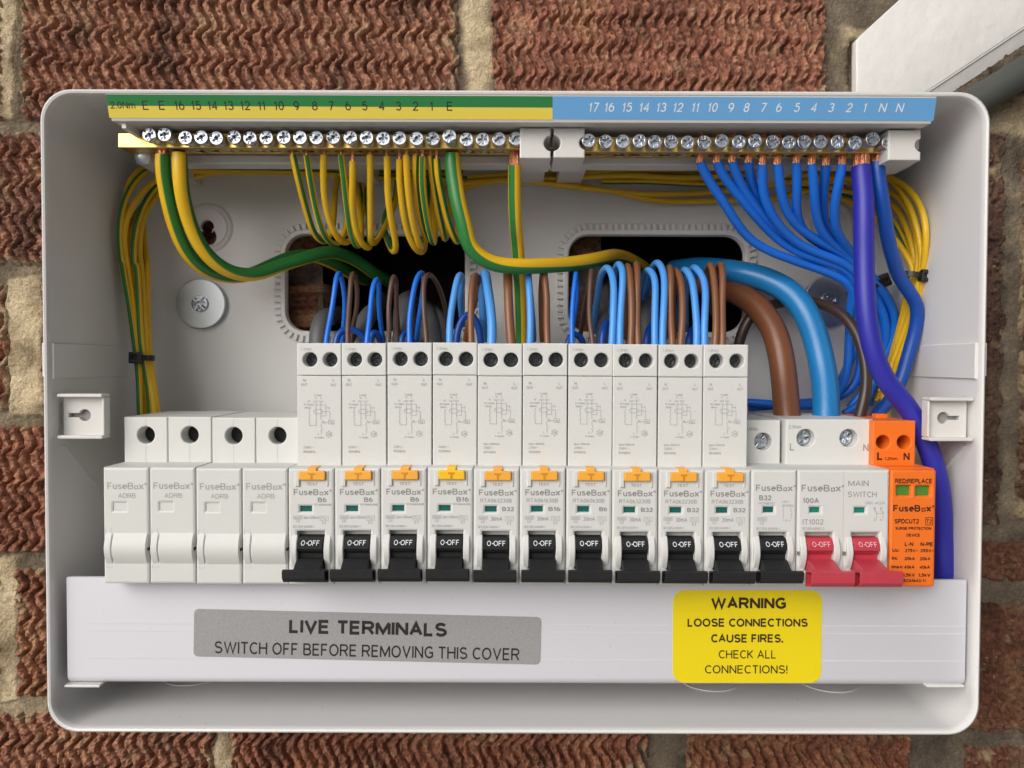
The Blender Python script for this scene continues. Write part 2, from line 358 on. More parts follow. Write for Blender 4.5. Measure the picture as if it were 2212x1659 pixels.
def FB(mb, r, x0, x1, y, cap, D, bold=0.012):
    """The maker's wordmark between x0 and x1: its o is a small square ring, a registered sign after it."""
    w = (x1 - x0); xs = lambda f: x0 + w * f
    T(mb, r, 'FuseB', xs(0.33), y, cap, D, w * 0.66, bold)
    s = cap * 0.58; cx = xs(0.735); cy = y + cap * 0.5 - s / 2
    h = s / 2 - cap * 0.07
    L(mb, r, [(cx - h, cy - h), (cx + h, cy - h), (cx + h, cy + h * 0.9)], cap * 0.14, D)
    L(mb, r, [(cx + h * 0.7, cy + h), (cx - h, cy + h), (cx - h, cy - h * 0.5)], cap * 0.14, D)
    T(mb, r, 'x', xs(0.86), y, cap, D, w * 0.125, bold)
    T(mb, r, '\u00ae', xs(0.97), y - cap * 0.28, cap * 0.36, D, w * 0.065)

# ------------------------------------------------------------------ cables
def smooth_path(pts, step=2.0):
    o = []
    n = len(pts)
    for i in range(n - 1):
        p0 = pts[i - 1] if i else pts[0] * 2 - pts[1]
        p1, p2 = pts[i], pts[i + 1]
        p3 = pts[i + 2] if i + 2 < n else pts[-1] * 2 - pts[-2]
        def tj(a, b, t): return t + max(1e-3, (b - a).length) ** 0.5
        t0 = 0; t1 = tj(p0, p1, t0); t2 = tj(p1, p2, t1); t3 = tj(p2, p3, t2)
        m = max(2, int((p2 - p1).length / step))
        for k in range(m):
            t = t1 + (t2 - t1) * k / m
            A1 = p0 * ((t1 - t) / (t1 - t0)) + p1 * ((t - t0) / (t1 - t0)); A2 = p1 * ((t2 - t) / (t2 - t1)) + p2 * ((t - t1) / (t2 - t1)); A3 = p2 * ((t3 - t) / (t3 - t2)) + p3 * ((t - t2) / (t3 - t2))
            B1 = A1 * ((t2 - t) / (t2 - t0)) + A2 * ((t - t0) / (t2 - t0)); B2 = A2 * ((t3 - t) / (t3 - t1)) + A3 * ((t - t1) / (t3 - t1))
            o.append(B1 * ((t2 - t) / (t2 - t1)) + B2 * ((t - t1) / (t2 - t1)))
    o.append(pts[-1])
    # relax a little so that hand-measured points leave no kinks
    for _ in range(4):
        o = [o[0]] + [o[i] * 0.5 + (o[i - 1] + o[i + 1]) * 0.25 for i in range(1, len(o) - 1)] + [o[-1]]
    return o

def tube_mesh(name, path, rad, m, sides=14, gphi=0.0, gw=0.34, gtw=0.0, ref=Vector((0, -1, 0))):
    origin = path[0]
    vs = []; ang = []
    t = (path[1] - path[0]).normalized()
    nrm = ref - t * ref.dot(t)
    if nrm.length < 0.2: nrm = Vector((0, 0, 1)) - t * t.z
    nrm.normalize(); s = 0.0
    for i, p in enumerate(path):
        t2 = (path[min(i + 1, len(path) - 1)] - path[max(i - 1, 0)]).normalized()
        nrm = (nrm - t2 * nrm.dot(t2)).normalized(); bn = t2.cross(nrm)
        if i: s += (p - path[i - 1]).length
        rr = rad(s) if callable(rad) else rad
        if i in (0, len(path) - 1): rr *= 0.93
        for k in range(sides):
            a = 2 * math.pi * k / sides
            vs.append(p + nrm * (rr * math.cos(a)) + bn * (rr * math.sin(a)))
            d = (a - gphi - gtw * s + math.pi) % (2 * math.pi) - math.pi
            ang.append(abs(d) / (2 * math.pi) / gw)
    fs = []
    for i in range(len(path) - 1):
        for k in range(sides):
            j = (k + 1) % sides
            fs.append((i * sides + k, i * sides + j, (i + 1) * sides + j, (i + 1) * sides + k))
    fs.append(tuple(range(sides))[::-1]); fs.append(tuple((len(path) - 1) * sides + k for k in range(sides)))
    me = bpy.data.meshes.new(name)
    me.from_pydata([((v - origin) * 0.001)[:] for v in vs], [], fs)
    uv = me.uv_layers.new(name='stripe')
    li = np.zeros(len(me.loops), dtype=np.int32); me.loops.foreach_get('vertex_index', li)
    A = np.array(ang)[li]; arr = np.zeros((len(li), 2)); arr[:, 0] = A
    uv.data.foreach_set('uv', arr.ravel())
    me.materials.append(m); finish(me, 50)
    return me, origin

def cable(name, pts, rad, m, label, cat, group=None, copper=None, gphi=0.0, gw=0.34, gtw=0.0, sides=14, step=2.0):
    """pts: (region, x, y, depth) from the bar or terminal on; copper: length of bare strands before the first point, upwards."""
    ps = [Q(*p) for p in pts]
    path = smooth_path(ps, step)
    rg = random.Random(hash(round(ps[0].x * 7 + ps[0].z * 3)) & 0xffff); f1, f2, f3 = rg.uniform(.05, .09), rg.uniform(.11, .18), rg.uniform(0, 6)
    am = 0.45 if (rad(0) if callable(rad) else rad) < 4 else 0.5
    path = [p + Vector((math.sin(i * step * f1 + f3), math.sin(i * step * f2 + f3 * 2), math.sin(i * step * f2 * .7))) * am * min(1, i / 6) for i, p in enumerate(path)]
    me, o0 = tube_mesh(name, path, rad, m, sides, gphi, gw, gtw)
    o = bpy.data.objects.new(name, me); COL.objects.link(o); o.location = W(o0); o['mm'] = [float(c) for c in o0]
    tag(o, label, cat, group)
    if copper:
        r0 = rad(0) if callable(rad) else rad
        st = MB(); up = Vector((0, 0, 1))
        rng = random.Random(len(label)); n = 1 if r0 < 1.6 else (7 if r0 < 3.5 else 12)
        for i in range(n):
            if n == 1: q0 = Vector((0, 0, 0)); rs = r0 * 0.5
            else:
                a = 2 * math.pi * i / n; q0 = Vector((math.cos(a), math.sin(a), 0)) * r0 * (0.5 if i % 4 else 0.25); rs = r0 * 0.34
            tw = Vector((rng.uniform(-.4, .4), rng.uniform(-.4, .4), 0))
            p = [o0 + q0 - up * 0.8, o0 + q0 + up * copper * 0.5 + tw, o0 + q0 * 0.9 + up * copper]
            vs = []; 
            for q in p:
                for k in range(7): vs.append(q + Vector((math.cos(k * 0.8976) * rs, math.sin(k * 0.8976) * rs, 0)))
            fs = [(j * 7 + k, j * 7 + (k + 1) % 7, j * 7 + 7 + (k + 1) % 7, j * 7 + 7 + k) for j in range(2) for k in range(7)]
            st.add(vs, fs)
        part('copper_end', st, M_COPPER, o)
    return o

ORD = ['first', 'second', 'third', 'fourth', 'fifth', 'sixth', 'seventh', 'eighth', 'ninth', 'tenth', 'eleventh', 'twelfth', 'thirteenth']

# ================================================================== the brick wall
def vn(x, z, seed):
    """Value noise in numpy."""
    xi = np.floor(x).astype(np.int64); zi = np.floor(z).astype(np.int64); fx = x - xi; fz = z - zi
    fx = fx * fx * (3 - 2 * fx); fz = fz * fz * (3 - 2 * fz)
    def h(a, b):
        n = (a * 374761393 + b * 668265263 + seed * 974711) & 0x7fffffff
        n = ((n ^ (n >> 13)) * 1274126177) & 0x7fffffff
        return ((n ^ (n >> 16)) & 0xffff) / 65535.0
    a, b, c, d = h(xi, zi), h(xi + 1, zi), h(xi, zi + 1), h(xi + 1, zi + 1)
    return (a * (1 - fx) + b * fx) * (1 - fz) + (c * (1 - fx) + d * fx) * fz
def fbm(x, z, seed, o=4):
    s = 0; a = 0.5
    for i in range(o): s = s + a * (vn(x, z, seed + i * 17) - 0.5) * 2; x = x * 2.03; z = z * 2.03; a *= 0.5
    return s
WALL_D = 394.0
XL, XR = xc(80, 830, WALL_D), xc(2120, 830, WALL_D)     # what the box hides of the wall
ZT, ZB = zc(1106, 205, WALL_D), zc(1106, 1560, WALL_D)

def mat_brick():
    m = bpy.data.materials.new('scored_brick'); m.use_nodes = True
    t = m.node_tree; b = t.nodes['Principled BSDF']; b.inputs['Roughness'].default_value = 0.88; b.inputs['Specular IOR Level'].default_value = 0.25
    tc = t.nodes.new('ShaderNodeTexCoord'); oi = t.nodes.new('ShaderNodeObjectInfo')
    def noise(s, d=6, r=0.6):
        n = t.nodes.new('ShaderNodeTexNoise'); n.inputs['Scale'].default_value = s; n.inputs['Detail'].default_value = d; n.inputs['Roughness'].default_value = r
        t.links.new(tc.outputs['Object'], n.inputs['Vector']); return n
    n1 = noise(38); r1 = t.nodes.new('ShaderNodeValToRGB')
    e = r1.color_ramp.elements; e[0].position = 0.30; e[0].color = (0.13, 0.075, 0.055, 1); e[1].position = 0.72; e[1].color = (0.40, 0.255, 0.16, 1)
    k = r1.color_ramp.elements.new(0.5); k.color = (0.30, 0.152, 0.11, 1)
    t.links.new(n1.outputs['Fac'], r1.inputs[0])
    n2 = noise(420, 3); r2 = t.nodes.new('ShaderNodeValToRGB'); e = r2.color_ramp.elements
    e[0].position = 0.36; e[0].color = (0.5, 0.48, 0.46, 1); e[1].position = 0.64; e[1].color = (1.4, 1.33, 1.22, 1)
    t.links.new(n2.outputs['Fac'], r2.inputs[0])
    mu = t.nodes.new('ShaderNodeMix'); mu.data_type = 'RGBA'; mu.blend_type = 'MULTIPLY'; mu.inputs[0].default_value = 0.8
    t.links.new(r1.outputs[0], mu.inputs[6]); t.links.new(r2.outputs[0], mu.inputs[7])
    mo = t.nodes.new('ShaderNodeMix'); mo.data_type = 'RGBA'; mo.blend_type = 'MULTIPLY'; mo.inputs[0].default_value = 1
    t.links.new(mu.outputs[2], mo.inputs[6]); t.links.new(oi.outputs['Color'], mo.inputs[7])
    # smeared mortar and soot
    at = t.nodes.new('ShaderNodeAttribute'); at.attribute_name = 'smear'
    ms = t.nodes.new('ShaderNodeMix'); ms.data_type = 'RGBA'; t.links.new(at.outputs['Fac'], ms.inputs[0]); t.links.new(mo.outputs[2], ms.inputs[6]); ms.inputs[7].default_value = (0.36, 0.28, 0.17, 1)
    n3 = noise(75, 4); r3 = t.nodes.new('ShaderNodeValToRGB'); e = r3.color_ramp.elements; e[0].position = 0.62; e[0].color = (0, 0, 0, 1); e[1].position = 0.75; e[1].color = (0.75, 0.75, 0.75, 1)
    t.links.new(n3.outputs['Fac'], r3.inputs[0])
    md = t.nodes.new('ShaderNodeMix'); md.data_type = 'RGBA'; t.links.new(r3.outputs[0], md.inputs[0]); t.links.new(ms.outputs[2], md.inputs[6]); md.inputs[7].default_value = (0.075, 0.05, 0.035, 1)
    n5 = noise(520, 2); r5 = t.nodes.new('ShaderNodeValToRGB'); e = r5.color_ramp.elements; e[0].position = 0.66; e[0].color = (0, 0, 0, 1); e[1].position = 0.72; e[1].color = (0.55, 0.55, 0.55, 1)
    t.links.new(n5.outputs['Fac'], r5.inputs[0]); mf = t.nodes.new('ShaderNodeMix'); mf.data_type = 'RGBA'; t.links.new(r5.outputs[0], mf.inputs[0]); t.links.new(md.outputs[2], mf.inputs[6]); mf.inputs[7].default_value = (0.42, 0.31, 0.22, 1)
    t.links.new(mf.outputs[2], b.inputs['Base Color'])
    n4 = noise(700, 4); bp = t.nodes.new('ShaderNodeBump'); bp.inputs['Strength'].default_value = 0.7; bp.inputs['Distance'].default_value = 0.0008
    t.links.new(n4.outputs['Fac'], bp.inputs['Height']); t.links.new(bp.outputs[0], b.inputs['Normal'])
    return m
def mat_mortar():
    m = bpy.data.materials.new('old_mortar'); m.use_nodes = True
    t = m.node_tree; b = t.nodes['Principled BSDF']; b.inputs['Roughness'].default_value = 0.9; b.inputs['Specular IOR Level'].default_value = 0.2
    tc = t.nodes.new('ShaderNodeTexCoord')
    def noise(s, d=5):
        n = t.nodes.new('ShaderNodeTexNoise'); n.inputs['Scale'].default_value = s; n.inputs['Detail'].default_value = d
        t.links.new(tc.outputs['Object'], n.inputs['Vector']); return n
    at = t.nodes.new('ShaderNodeAttribute'); at.attribute_name = 'smear'      # 1 where fresh cream pointing was trowelled on
    n1 = noise(45); r1 = t.nodes.new('ShaderNodeValToRGB'); e = r1.color_ramp.elements
    e[0].position = 0.35; e[0].color = (0.07, 0.056, 0.043, 1); e[1].position = 0.7; e[1].color = (0.19, 0.152, 0.112, 1); t.links.new(n1.outputs['Fac'], r1.inputs[0])
    n2 = noise(60); r2 = t.nodes.new('ShaderNodeValToRGB'); e = r2.color_ramp.elements
    e[0].position = 0.3; e[0].color = (0.25, 0.19, 0.115, 1); e[1].position = 0.62; e[1].color = (0.60, 0.49, 0.32, 1); t.links.new(n2.outputs['Fac'], r2.inputs[0])
    mx = t.nodes.new('ShaderNodeMix'); mx.data_type = 'RGBA'; t.links.new(at.outputs['Fac'], mx.inputs[0]); t.links.new(r1.outputs[0], mx.inputs[6]); t.links.new(r2.outputs[0], mx.inputs[7])
    n6 = noise(650, 3); r6 = t.nodes.new('ShaderNodeValToRGB'); e = r6.color_ramp.elements; e[0].position = 0.36; e[0].color = (0.8, 0.79, 0.78, 1); e[1].position = 0.66; e[1].color = (1.12, 1.11, 1.1, 1); t.links.new(n6.outputs['Fac'], r6.inputs[0])
    m6 = t.nodes.new('ShaderNodeMix'); m6.data_type = 'RGBA'; m6.blend_type = 'MULTIPLY'; m6.inputs[0].default_value = 1; t.links.new(mx.outputs[2], m6.inputs[6]); t.links.new(r6.outputs[0], m6.inputs[7])
    t.links.new(m6.outputs[2], b.inputs['Base Color'])
    n4 = noise(800, 6); bp = t.nodes.new('ShaderNodeBump'); bp.inputs['Strength'].default_value = 1.0; bp.inputs['Distance'].default_value = 0.0012
    t.links.new(n4.outputs['Fac'], bp.inputs['Height']); t.links.new(bp.outputs[0], b.inputs['Normal'])
    return m
M_BRICK, M_MORTAR = mat_brick(), mat_mortar()

FAR0, FAR1 = xc(-40, 830, WALL_D), xc(2252, 830, WALL_D)
def axis_steps(a, b, lo, hi, fine, coarse):
    """Coordinates from a to b: fine outside lo..hi, coarse inside and well beyond the picture."""
    o = [a]
    while o[-1] < b - 1e-6:
        x = o[-1]; s = coarse if lo <= x < hi - coarse else fine
        if x < FAR0 - 4 or x > FAR1: s = max(s, 3.0)
        o.append(min(b, x + s))
    return np.array(o)
wall = thing('brick_wall', (0, 400, -150), 'reddish wire-scored brick wall with cream and grey mortar behind the white box', 'wall')

def sheet(name, m, xs, zs, depth, smear, skip=None, label=None, root=wall):
    X, Z = np.meshgrid(xs, zs, indexing='ij'); D = depth(X, Z); S = np.clip(smear(X, Z), 0, 1)
    nx, nz = len(xs), len(zs); o = org(root)
    v = np.stack([X - o.x, D - o.y, Z - o.z], -1).reshape(-1, 3) * 0.001
    i, j = np.meshgrid(np.arange(nx - 1), np.arange(nz - 1), indexing='ij')
    q = np.stack([i * nz + j, (i + 1) * nz + j, (i + 1) * nz + j + 1, i * nz + j + 1], -1).reshape(-1, 4)
    if skip is not None:
        cx = (X[:-1, :-1] + X[1:, 1:]) / 2; cz = (Z[:-1, :-1] + Z[1:, 1:]) / 2
        q = q[~skip(cx, cz).reshape(-1)]
    me = bpy.data.meshes.new(name)
    me.vertices.add(len(v)); me.vertices.foreach_set('co', v.ravel()); me.loops.add(q.size); me.loops.foreach_set('vertex_index', q.ravel().astype(np.int32))
    me.polygons.add(len(q)); me.polygons.foreach_set('loop_start', np.arange(0, q.size, 4, dtype=np.int32))
    at = me.attributes.new('smear', 'FLOAT', 'POINT'); at.data.foreach_set('value', S.reshape(-1).astype(np.float32))
    me.update(calc_edges=True); me.validate(); me.polygons.foreach_set('use_smooth', [True] * len(q)); me.materials.append(m)
    ob = bpy.data.objects.new(name, me); COL.objects.link(ob); ob.parent = root; ob['mm'] = root['mm']
    if label: ob['label'] = label
    return ob

def ss(e0, e1, x):
    t = np.clip((x - e0) / (e1 - e0), 0, 1); return t * t * (3 - 2 * t)

BRECT = []
def brick(px0, px1, py0, py1, seed, tint=(1, 1, 1), ridge=1.0, amp=1.0, proud=0.0, wear=0.0, hidden=False, smear=0.5, rag_e=1.1):
    """One brick: a front face with wire-cut wavy ridges as real relief, rounded broken arrises and returns into the joint."""
    c = (py0 + py1) / 2; cx = (max(px0, -300) + min(px1, 2600)) / 2
    x0, x1 = xc(px0, c, WALL_D), xc(px1, c, WALL_D)
    z0, z1 = zc(min(max(cx, 0), 2212), py1, WALL_D), zc(min(max(cx, 0), 2212), py0, WALL_D)
    lim0, lim1 = xc(-1300, 830, WALL_D), xc(3500, 830, WALL_D)
    x0 = max(x0, lim0); x1 = min(x1, lim1)
    BRECT.append((x0, x1, z0, z1))
    fine = 0.46 if not hidden else 3.5
    allvis = z1 > ZT + 2 and not hidden or z0 < ZB - 2 and not hidden
    xs = axis_steps(x0, x1, XL + 8 if not allvis else 1e9, XR - 4, fine, 6.0)
    zs = axis_steps(z0, z1, 1e9, 0, fine, 6.0)
    proud += (1 - ridge) * 2.3
    rng = random.Random(seed); ox, oz = rng.uniform(0, 500), rng.uniform(0, 500)
    lam = rng.uniform(5.8, 6.6); wl = rng.uniform(15.5, 18)
    def depth(X, Z):
        wob = fbm(X / 9 + ox, Z / 9 + oz, seed, 3) * 1.3
        ph = Z / wl + oz + fbm(X / 45 + oz, Z / 45, seed + 5, 2) * 0.35; t = ph - np.floor(ph)
        wav = np.where(t < 0.36, np.cos(math.pi * t / 0.36), -np.cos(math.pi * (t - 0.36) / 0.64))
        u = (X + amp * 2.5 * wav + wob) / lam + ox
        s = u - np.floor(u)
        rag = fbm(X / 2.1 + ox, Z / 2.4, seed + 21, 3) + 0.5 * fbm(X / 7 + ox, Z / 7, seed + 23, 2)
        hi = 0.55 + 0.26 * rag
        g = np.clip((s - hi) / np.maximum(0.12, 1 - hi), 0, 1)                 # 0 on the torn crest, 0..1 across the groove
        rd = 1 - np.sin(g * math.pi) ** 0.38
        keep = ss(-0.75, -0.15, fbm(X / 18 + oz, Z / 18 + ox, seed + 9, 3) + 0.1 - wear)
        crest = (1 - ss(0.0, 0.25, g)) * (fbm(X / 1.9 + oz, Z / 1.9 + ox, seed + 2, 4) * 2.1 + 0.35 * ss(0.1, 0.0, s))
        rough = fbm(X / 4 + ox, Z / 4 + oz, seed + 3, 4) * 0.5
        h = ridge * 4.3 * (rd * keep + (1 - keep) * 0.45) + crest * (0.6 + 0.6 * keep) + rough + fbm(X / 40, Z / 40, seed + 4, 2) * 0.9
        pit = ss(0.38, 0.55, fbm(X / 7 + oz * 2, Z / 7 + ox, seed + 31, 3)); h = h - pit * (1.5 + rough)
        e = np.minimum(np.minimum(X - x0, x1 - X), np.minimum(Z - z0, z1 - Z)) + fbm(X / 5 + oz, Z / 5 + ox, seed + 6, 3) * rag_e
        edge = 1 - ss(0.0, 2.2, e)
        out = np.minimum(np.minimum(X - x0, x1 - X), np.minimum(Z - z0, z1 - Z)) < 1e-6
        return np.where(out, WALL_D + 16, WALL_D + 3.8 - proud - h + edge * 3.8)
    def sm(X, Z):
        e = np.minimum(np.minimum(X - x0, x1 - X), np.minimum(Z - z0, z1 - Z))
        n = fbm(X / 9 + oz, Z / 9 + ox, seed + 11, 4)
        return ss(0.05, 0.5, n + smear * (1 - ss(0, 9, e)) - 0.30) * 0.75 + 0.25 * ss(0.25, 0.6, fbm(X / 22, Z / 22 + ox, seed + 13, 3))
    o = sheet('brick', M_BRICK, xs, zs, depth, sm)
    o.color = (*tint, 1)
    return o

VOIDS = [(700, 1012, 470, 775), (1302, 1625, 470, 775)]           # the cables come through the wall here
VV = [(xc(a, 620, 398), xc(b, 620, 398), zc(1106, d, 398), zc(1106, c, 398)) for a, b, c, d in VOIDS]
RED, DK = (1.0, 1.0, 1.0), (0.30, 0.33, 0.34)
BR = (0.62, 0.58, 0.52)
#        px0   px1   py0   py1
brick(-300, 6, -35, 262, 21, (1.05, 1, .95), smear=0.9)
brick(38, 992, -35, 262, 1, (1.06, 1.0, 0.95), smear=0.5)
brick(1058, 1790, -35, 262, 2, (1.0, 0.86, 0.82), ridge=0.78, amp=0.8, wear=0.12, smear=0.3, rag_e=2.2)
brick(-300, 560, 282, 574, 4, (0.98, 0.92, 0.9), smear=0.7)
brick(585, 700, 282, 574, 5, (.8, .75, .7), hidden=True)
brick(1012, 1302, 282, 574, 6, BR, hidden=True)
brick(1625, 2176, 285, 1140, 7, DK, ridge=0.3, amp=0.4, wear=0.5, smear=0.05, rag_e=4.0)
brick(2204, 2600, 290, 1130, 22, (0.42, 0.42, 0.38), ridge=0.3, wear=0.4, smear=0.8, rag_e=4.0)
brick(-300, 22, 608, 890, 8, (0.95, 0.85, 0.75), ridge=0.8, smear=0.9)
brick(84, 700, 608, 890, 9, (0.9, 0.8, 0.72), hidden=False, smear=0.8)
brick(1012, 1302, 608, 890, 10, BR, hidden=True)
brick(-300, 560, 918, 1198, 13, (1.0, 0.86, 0.78), smear=0.6)
brick(585, 1500, 918, 1198, 14, RED, hidden=True)
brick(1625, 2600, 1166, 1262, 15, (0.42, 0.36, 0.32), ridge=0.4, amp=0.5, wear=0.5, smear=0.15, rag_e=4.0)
brick(-300, 2, 1228, 1512, 16, (0.9, 0.8, 0.7), smear=0.9)
brick(28, 900, 1228, 1512, 17, (0.92, 0.80, 0.70), smear=0.55)
brick(925, 1860, 1228, 1512, 18, RED, hidden=True)
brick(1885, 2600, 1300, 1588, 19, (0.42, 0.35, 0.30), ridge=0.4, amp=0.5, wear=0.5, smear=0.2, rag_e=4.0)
brick(-300, 464, 1540, 1850, 20, (1.0, 0.9, 0.82), smear=0.5)
brick(494, 1405, 1540, 1850, 24, (0.98, 0.82, 0.74), smear=0.35)
brick(1480, 1972, 1540, 1850, 25, (0.72, 0.58, 0.48), ridge=0.75, smear=0.3)
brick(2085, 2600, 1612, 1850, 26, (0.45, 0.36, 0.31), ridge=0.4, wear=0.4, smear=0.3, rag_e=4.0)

for k, (y0, y1) in enumerate(((-35, 262), (282, 574), (592, 890), (918, 1198), (1228, 1512), (1540, 1850))):      # the same courses beyond the picture
    brick(-1260, -320, y0, y1, 60 + k, (0.95, 0.88, 0.82), hidden=True); brick(2640, 3480, y0, y1, 70 + k, (0.6, 0.5, 0.45), hidden=True)
for k, (y0, y1) in enumerate(((-675, -370), (-355, -52), (1868, 2175), (2192, 2500))):
    for j in range(5): brick(-1260 + j * 985 - (k % 2) * 400, -295 + j * 985 - (k % 2) * 400, y0, y1, 90 + k * 5 + j, (0.95, 0.86, 0.8), hidden=True)
mx0, mx1, mz0, mz1 = xc(-1300, 830, WALL_D), xc(3500, 830, WALL_D), zc(1106, 2500, WALL_D), zc(1106, -670, WALL_D)
CREAM = [(-40, 36, -60, 255, 1.0), (1000, 1056, -60, 262, 1.0), (18, 88, 600, 905, 1.0), (-20, 30, 1210, 1520, 1.0), (460, 498, 1515, 1720, 1.0),
         (-100, 95, 893, 925, 0.3), (-100, 95, 1508, 1555, 0.55), (-100, 95, 265, 285, 0.25), (2100, 2300, 200, 282, 0.5), (2176, 2206, 280, 1140, 0.12), (-100, 95, 577, 604, 0.25), (1800, 1850, 60, 262, 0.35), (1822, 1838, 175, 262, 1.0), (1812, 1862, 60, 100, 0.9)]
CR = [(xc(a, 830, WALL_D), xc(b, 830, WALL_D), zc(1106, d, WALL_D), zc(1106, c, WALL_D), k) for a, b, c, d, k in CREAM]
def cream(X, Z):
    s = np.zeros_like(X); wx = X + fbm(X / 12, Z / 12, 51, 3) * 4; wz = Z + fbm(X / 12, Z / 12, 57, 3) * 4
    for a, b, c, d, k in CR:
        e = np.minimum(np.minimum(wx - a, b - wx), np.minimum(wz - c, d - wz)); s = np.maximum(s, k * ss(-3, 1.0, e))
    return s
def m_depth(X, Z):
    c = cream(X, Z); raised = ss(0.55, 0.95, c)
    gr = ss(0.6, 0, np.abs(X - GROOVE_X + fbm(Z / 9, Z / 9, 5, 2) * 0.6) - 1.3) * ss(GROOVE_Z, GROOVE_Z - 3, Z)
    return WALL_D + 2.6 - raised * (1.8 + fbm(X / 6, Z / 6, 61, 3) * 0.6) - fbm(X / 11, Z / 11, 41, 3) * 0.8 - fbm(X / 2.2, Z / 2.2, 43, 4) * 0.9 + gr * 14
GROOVE_X, GROOVE_Z = xc(1844, 140, WALL_D), zc(1841, 78, WALL_D)
def in_void(X, Z):
    r = np.zeros(X.shape, bool)
    for a, b, c, d in VV: r |= (X > a) & (X < b) & (Z > c) & (Z < d)
    for a, b, c, d in BRECT: r |= (X > a + 3.2) & (X < b - 3.2) & (Z > c + 3.2) & (Z < d - 3.2)
    return r
xs = axis_steps(mx0, mx1, XL + 10, XR - 12, 0.85, 0.85 * 3); zs = np.concatenate([np.arange(mz0, zc(1106, 1740, WALL_D), 3.0), axis_steps(zc(1106, 1740, WALL_D), zc(1106, -70, WALL_D), 1e9, 0, 0.85, 0.85), np.arange(zc(1106, -70, WALL_D) + 3, mz1, 3.0)])
sheet('mortar', M_MORTAR, xs, zs, m_depth, lambda X, Z: np.clip(cream(X, Z) + 0.3 * fbm(X / 8, Z / 8, 77, 3), 0, 1), in_void)
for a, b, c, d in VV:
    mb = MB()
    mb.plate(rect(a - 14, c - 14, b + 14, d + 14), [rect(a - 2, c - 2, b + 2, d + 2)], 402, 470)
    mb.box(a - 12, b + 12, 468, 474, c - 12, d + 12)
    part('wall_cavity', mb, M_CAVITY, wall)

# unseen sheet below the picture, added to throw daylight back up
gm = bpy.data.meshes.new('bounce_ground'); gm.from_pydata([(-60, -60, 0), (60, -60, 0), (60, 60, 0), (-60, 60, 0)], [], [(0, 1, 2, 3)])
gm.materials.append(mat('bounce_ground_pale', (0.34, 0.325, 0.30), 0.9, var=0.2, vscale=3)); go = bpy.data.objects.new('bounce_ground', gm); COL.objects.link(go); go['kind'] = 'structure'

# white painted timber and the grey pipe at the top right
tb = MB(); TD = 392.6
a0 = Q('O', 1862, 73, TD); a1 = Q('O', 1942, 0, TD); d = (a1 - a0).normalized()
b0 = Q('O', 1996, 203, TD); b1 = Q('O', 2212, 60, TD); e = (b1 - b0).normalized()
dn = Vector((e.z, 0, -e.x))                                     # down and to the right, square to the lower edge
poly = [Q('O', 1850, 86, TD), Q('O', 1850, 262, TD), b0 - e * 30, b0 + e * 130, a0 + d * 150, a0]
tb.plate([(p.x, p.z) for p in poly], (), TD, 398, 1.2, steps=3)
k0, k1 = b0 - e * 30, b0 + e * 130
def sl(p, w_, y): q = p + dn * w_; return Vector((q.x, y, q.z))
prof_ = [(-1.5, TD + 0.6), (0.3, TD + 0.5), (1.2, TD + 1.4), (7.2, 396.5), (7.6, 399), (-1.5, 399)]
vs_ = [sl(k0, w_, y) for w_, y in prof_] + [sl(k1, w_, y) for w_, y in prof_]; n_ = len(prof_)
tb.add(vs_, [(i, (i + 1) % n_, n_ + (i + 1) % n_, n_ + i) for i in range(n_)] + [tuple(range(n_)), tuple(range(n_, 2 * n_))[::-1]])
single('painted_timber', tb, M_PAINT, (a0.x, 394, a0.z), 'white painted diagonal timber fixed to the wall above one corner of the box', 'timber')
pp = smooth_path([Q('O', 2030, 268, 388), Q('O', 2120, 212, 388), Q('O', 2240, 139, 388), Q('O', 2330, 85, 388)], 6)
me, o0 = tube_mesh('grey_pipe', pp, 7.6, M_PIPE, 20)
o = bpy.data.objects.new('grey_pipe', me); COL.objects.link(o); o.location = W(o0); tag(o, 'dark grey pipe running diagonally under the white painted timber', 'pipe')

# ================================================================== the white box
D_RIM, D_BACK = 300.0, 384.0
bx0, bx1 = xc(89, 640, D_RIM), xc(2134.5, 640, D_RIM)
bzt, bzb = zc(1106, 193.5, D_RIM), zc(1106, 1587, D_RIM)
box = thing('distribution_box', ((bx0 + bx1) / 2, D_BACK, bzb), 'open white plastic distribution box on the brick wall, its front cover removed', 'fuse box')
RC = 12.0
prof = [(0.0, D_BACK + 5), (0.0, 303.0), (0.0, 301.2), (0.35, 300.35), (1.0, 300.0), (1.7, 300.3), (2.1, 301.2), (2.13, 303.0), (2.6, 340), (3.1, 370), (3.2, 373), (4.4, 378.5), (7.0, 382.6), (11.0, D_BACK), (15.0, D_BACK)]
mb = MB(); n = None
for i, D in prof:
    lp = rrect(bx0 + i, bzb + i, bx1 - i, bzt - i, max(RC - i * 0.6, 5), 8)
    base = len(mb.v); mb.v.extend(Vector((x, D, z)) for x, z in lp); n = len(lp)
    if base:
        for k in range(n): mb.f.append((base - n + k, base - n + (k + 1) % n, base + (k + 1) % n, base + k))
part('shell', mb, M_BOX, box, 40)

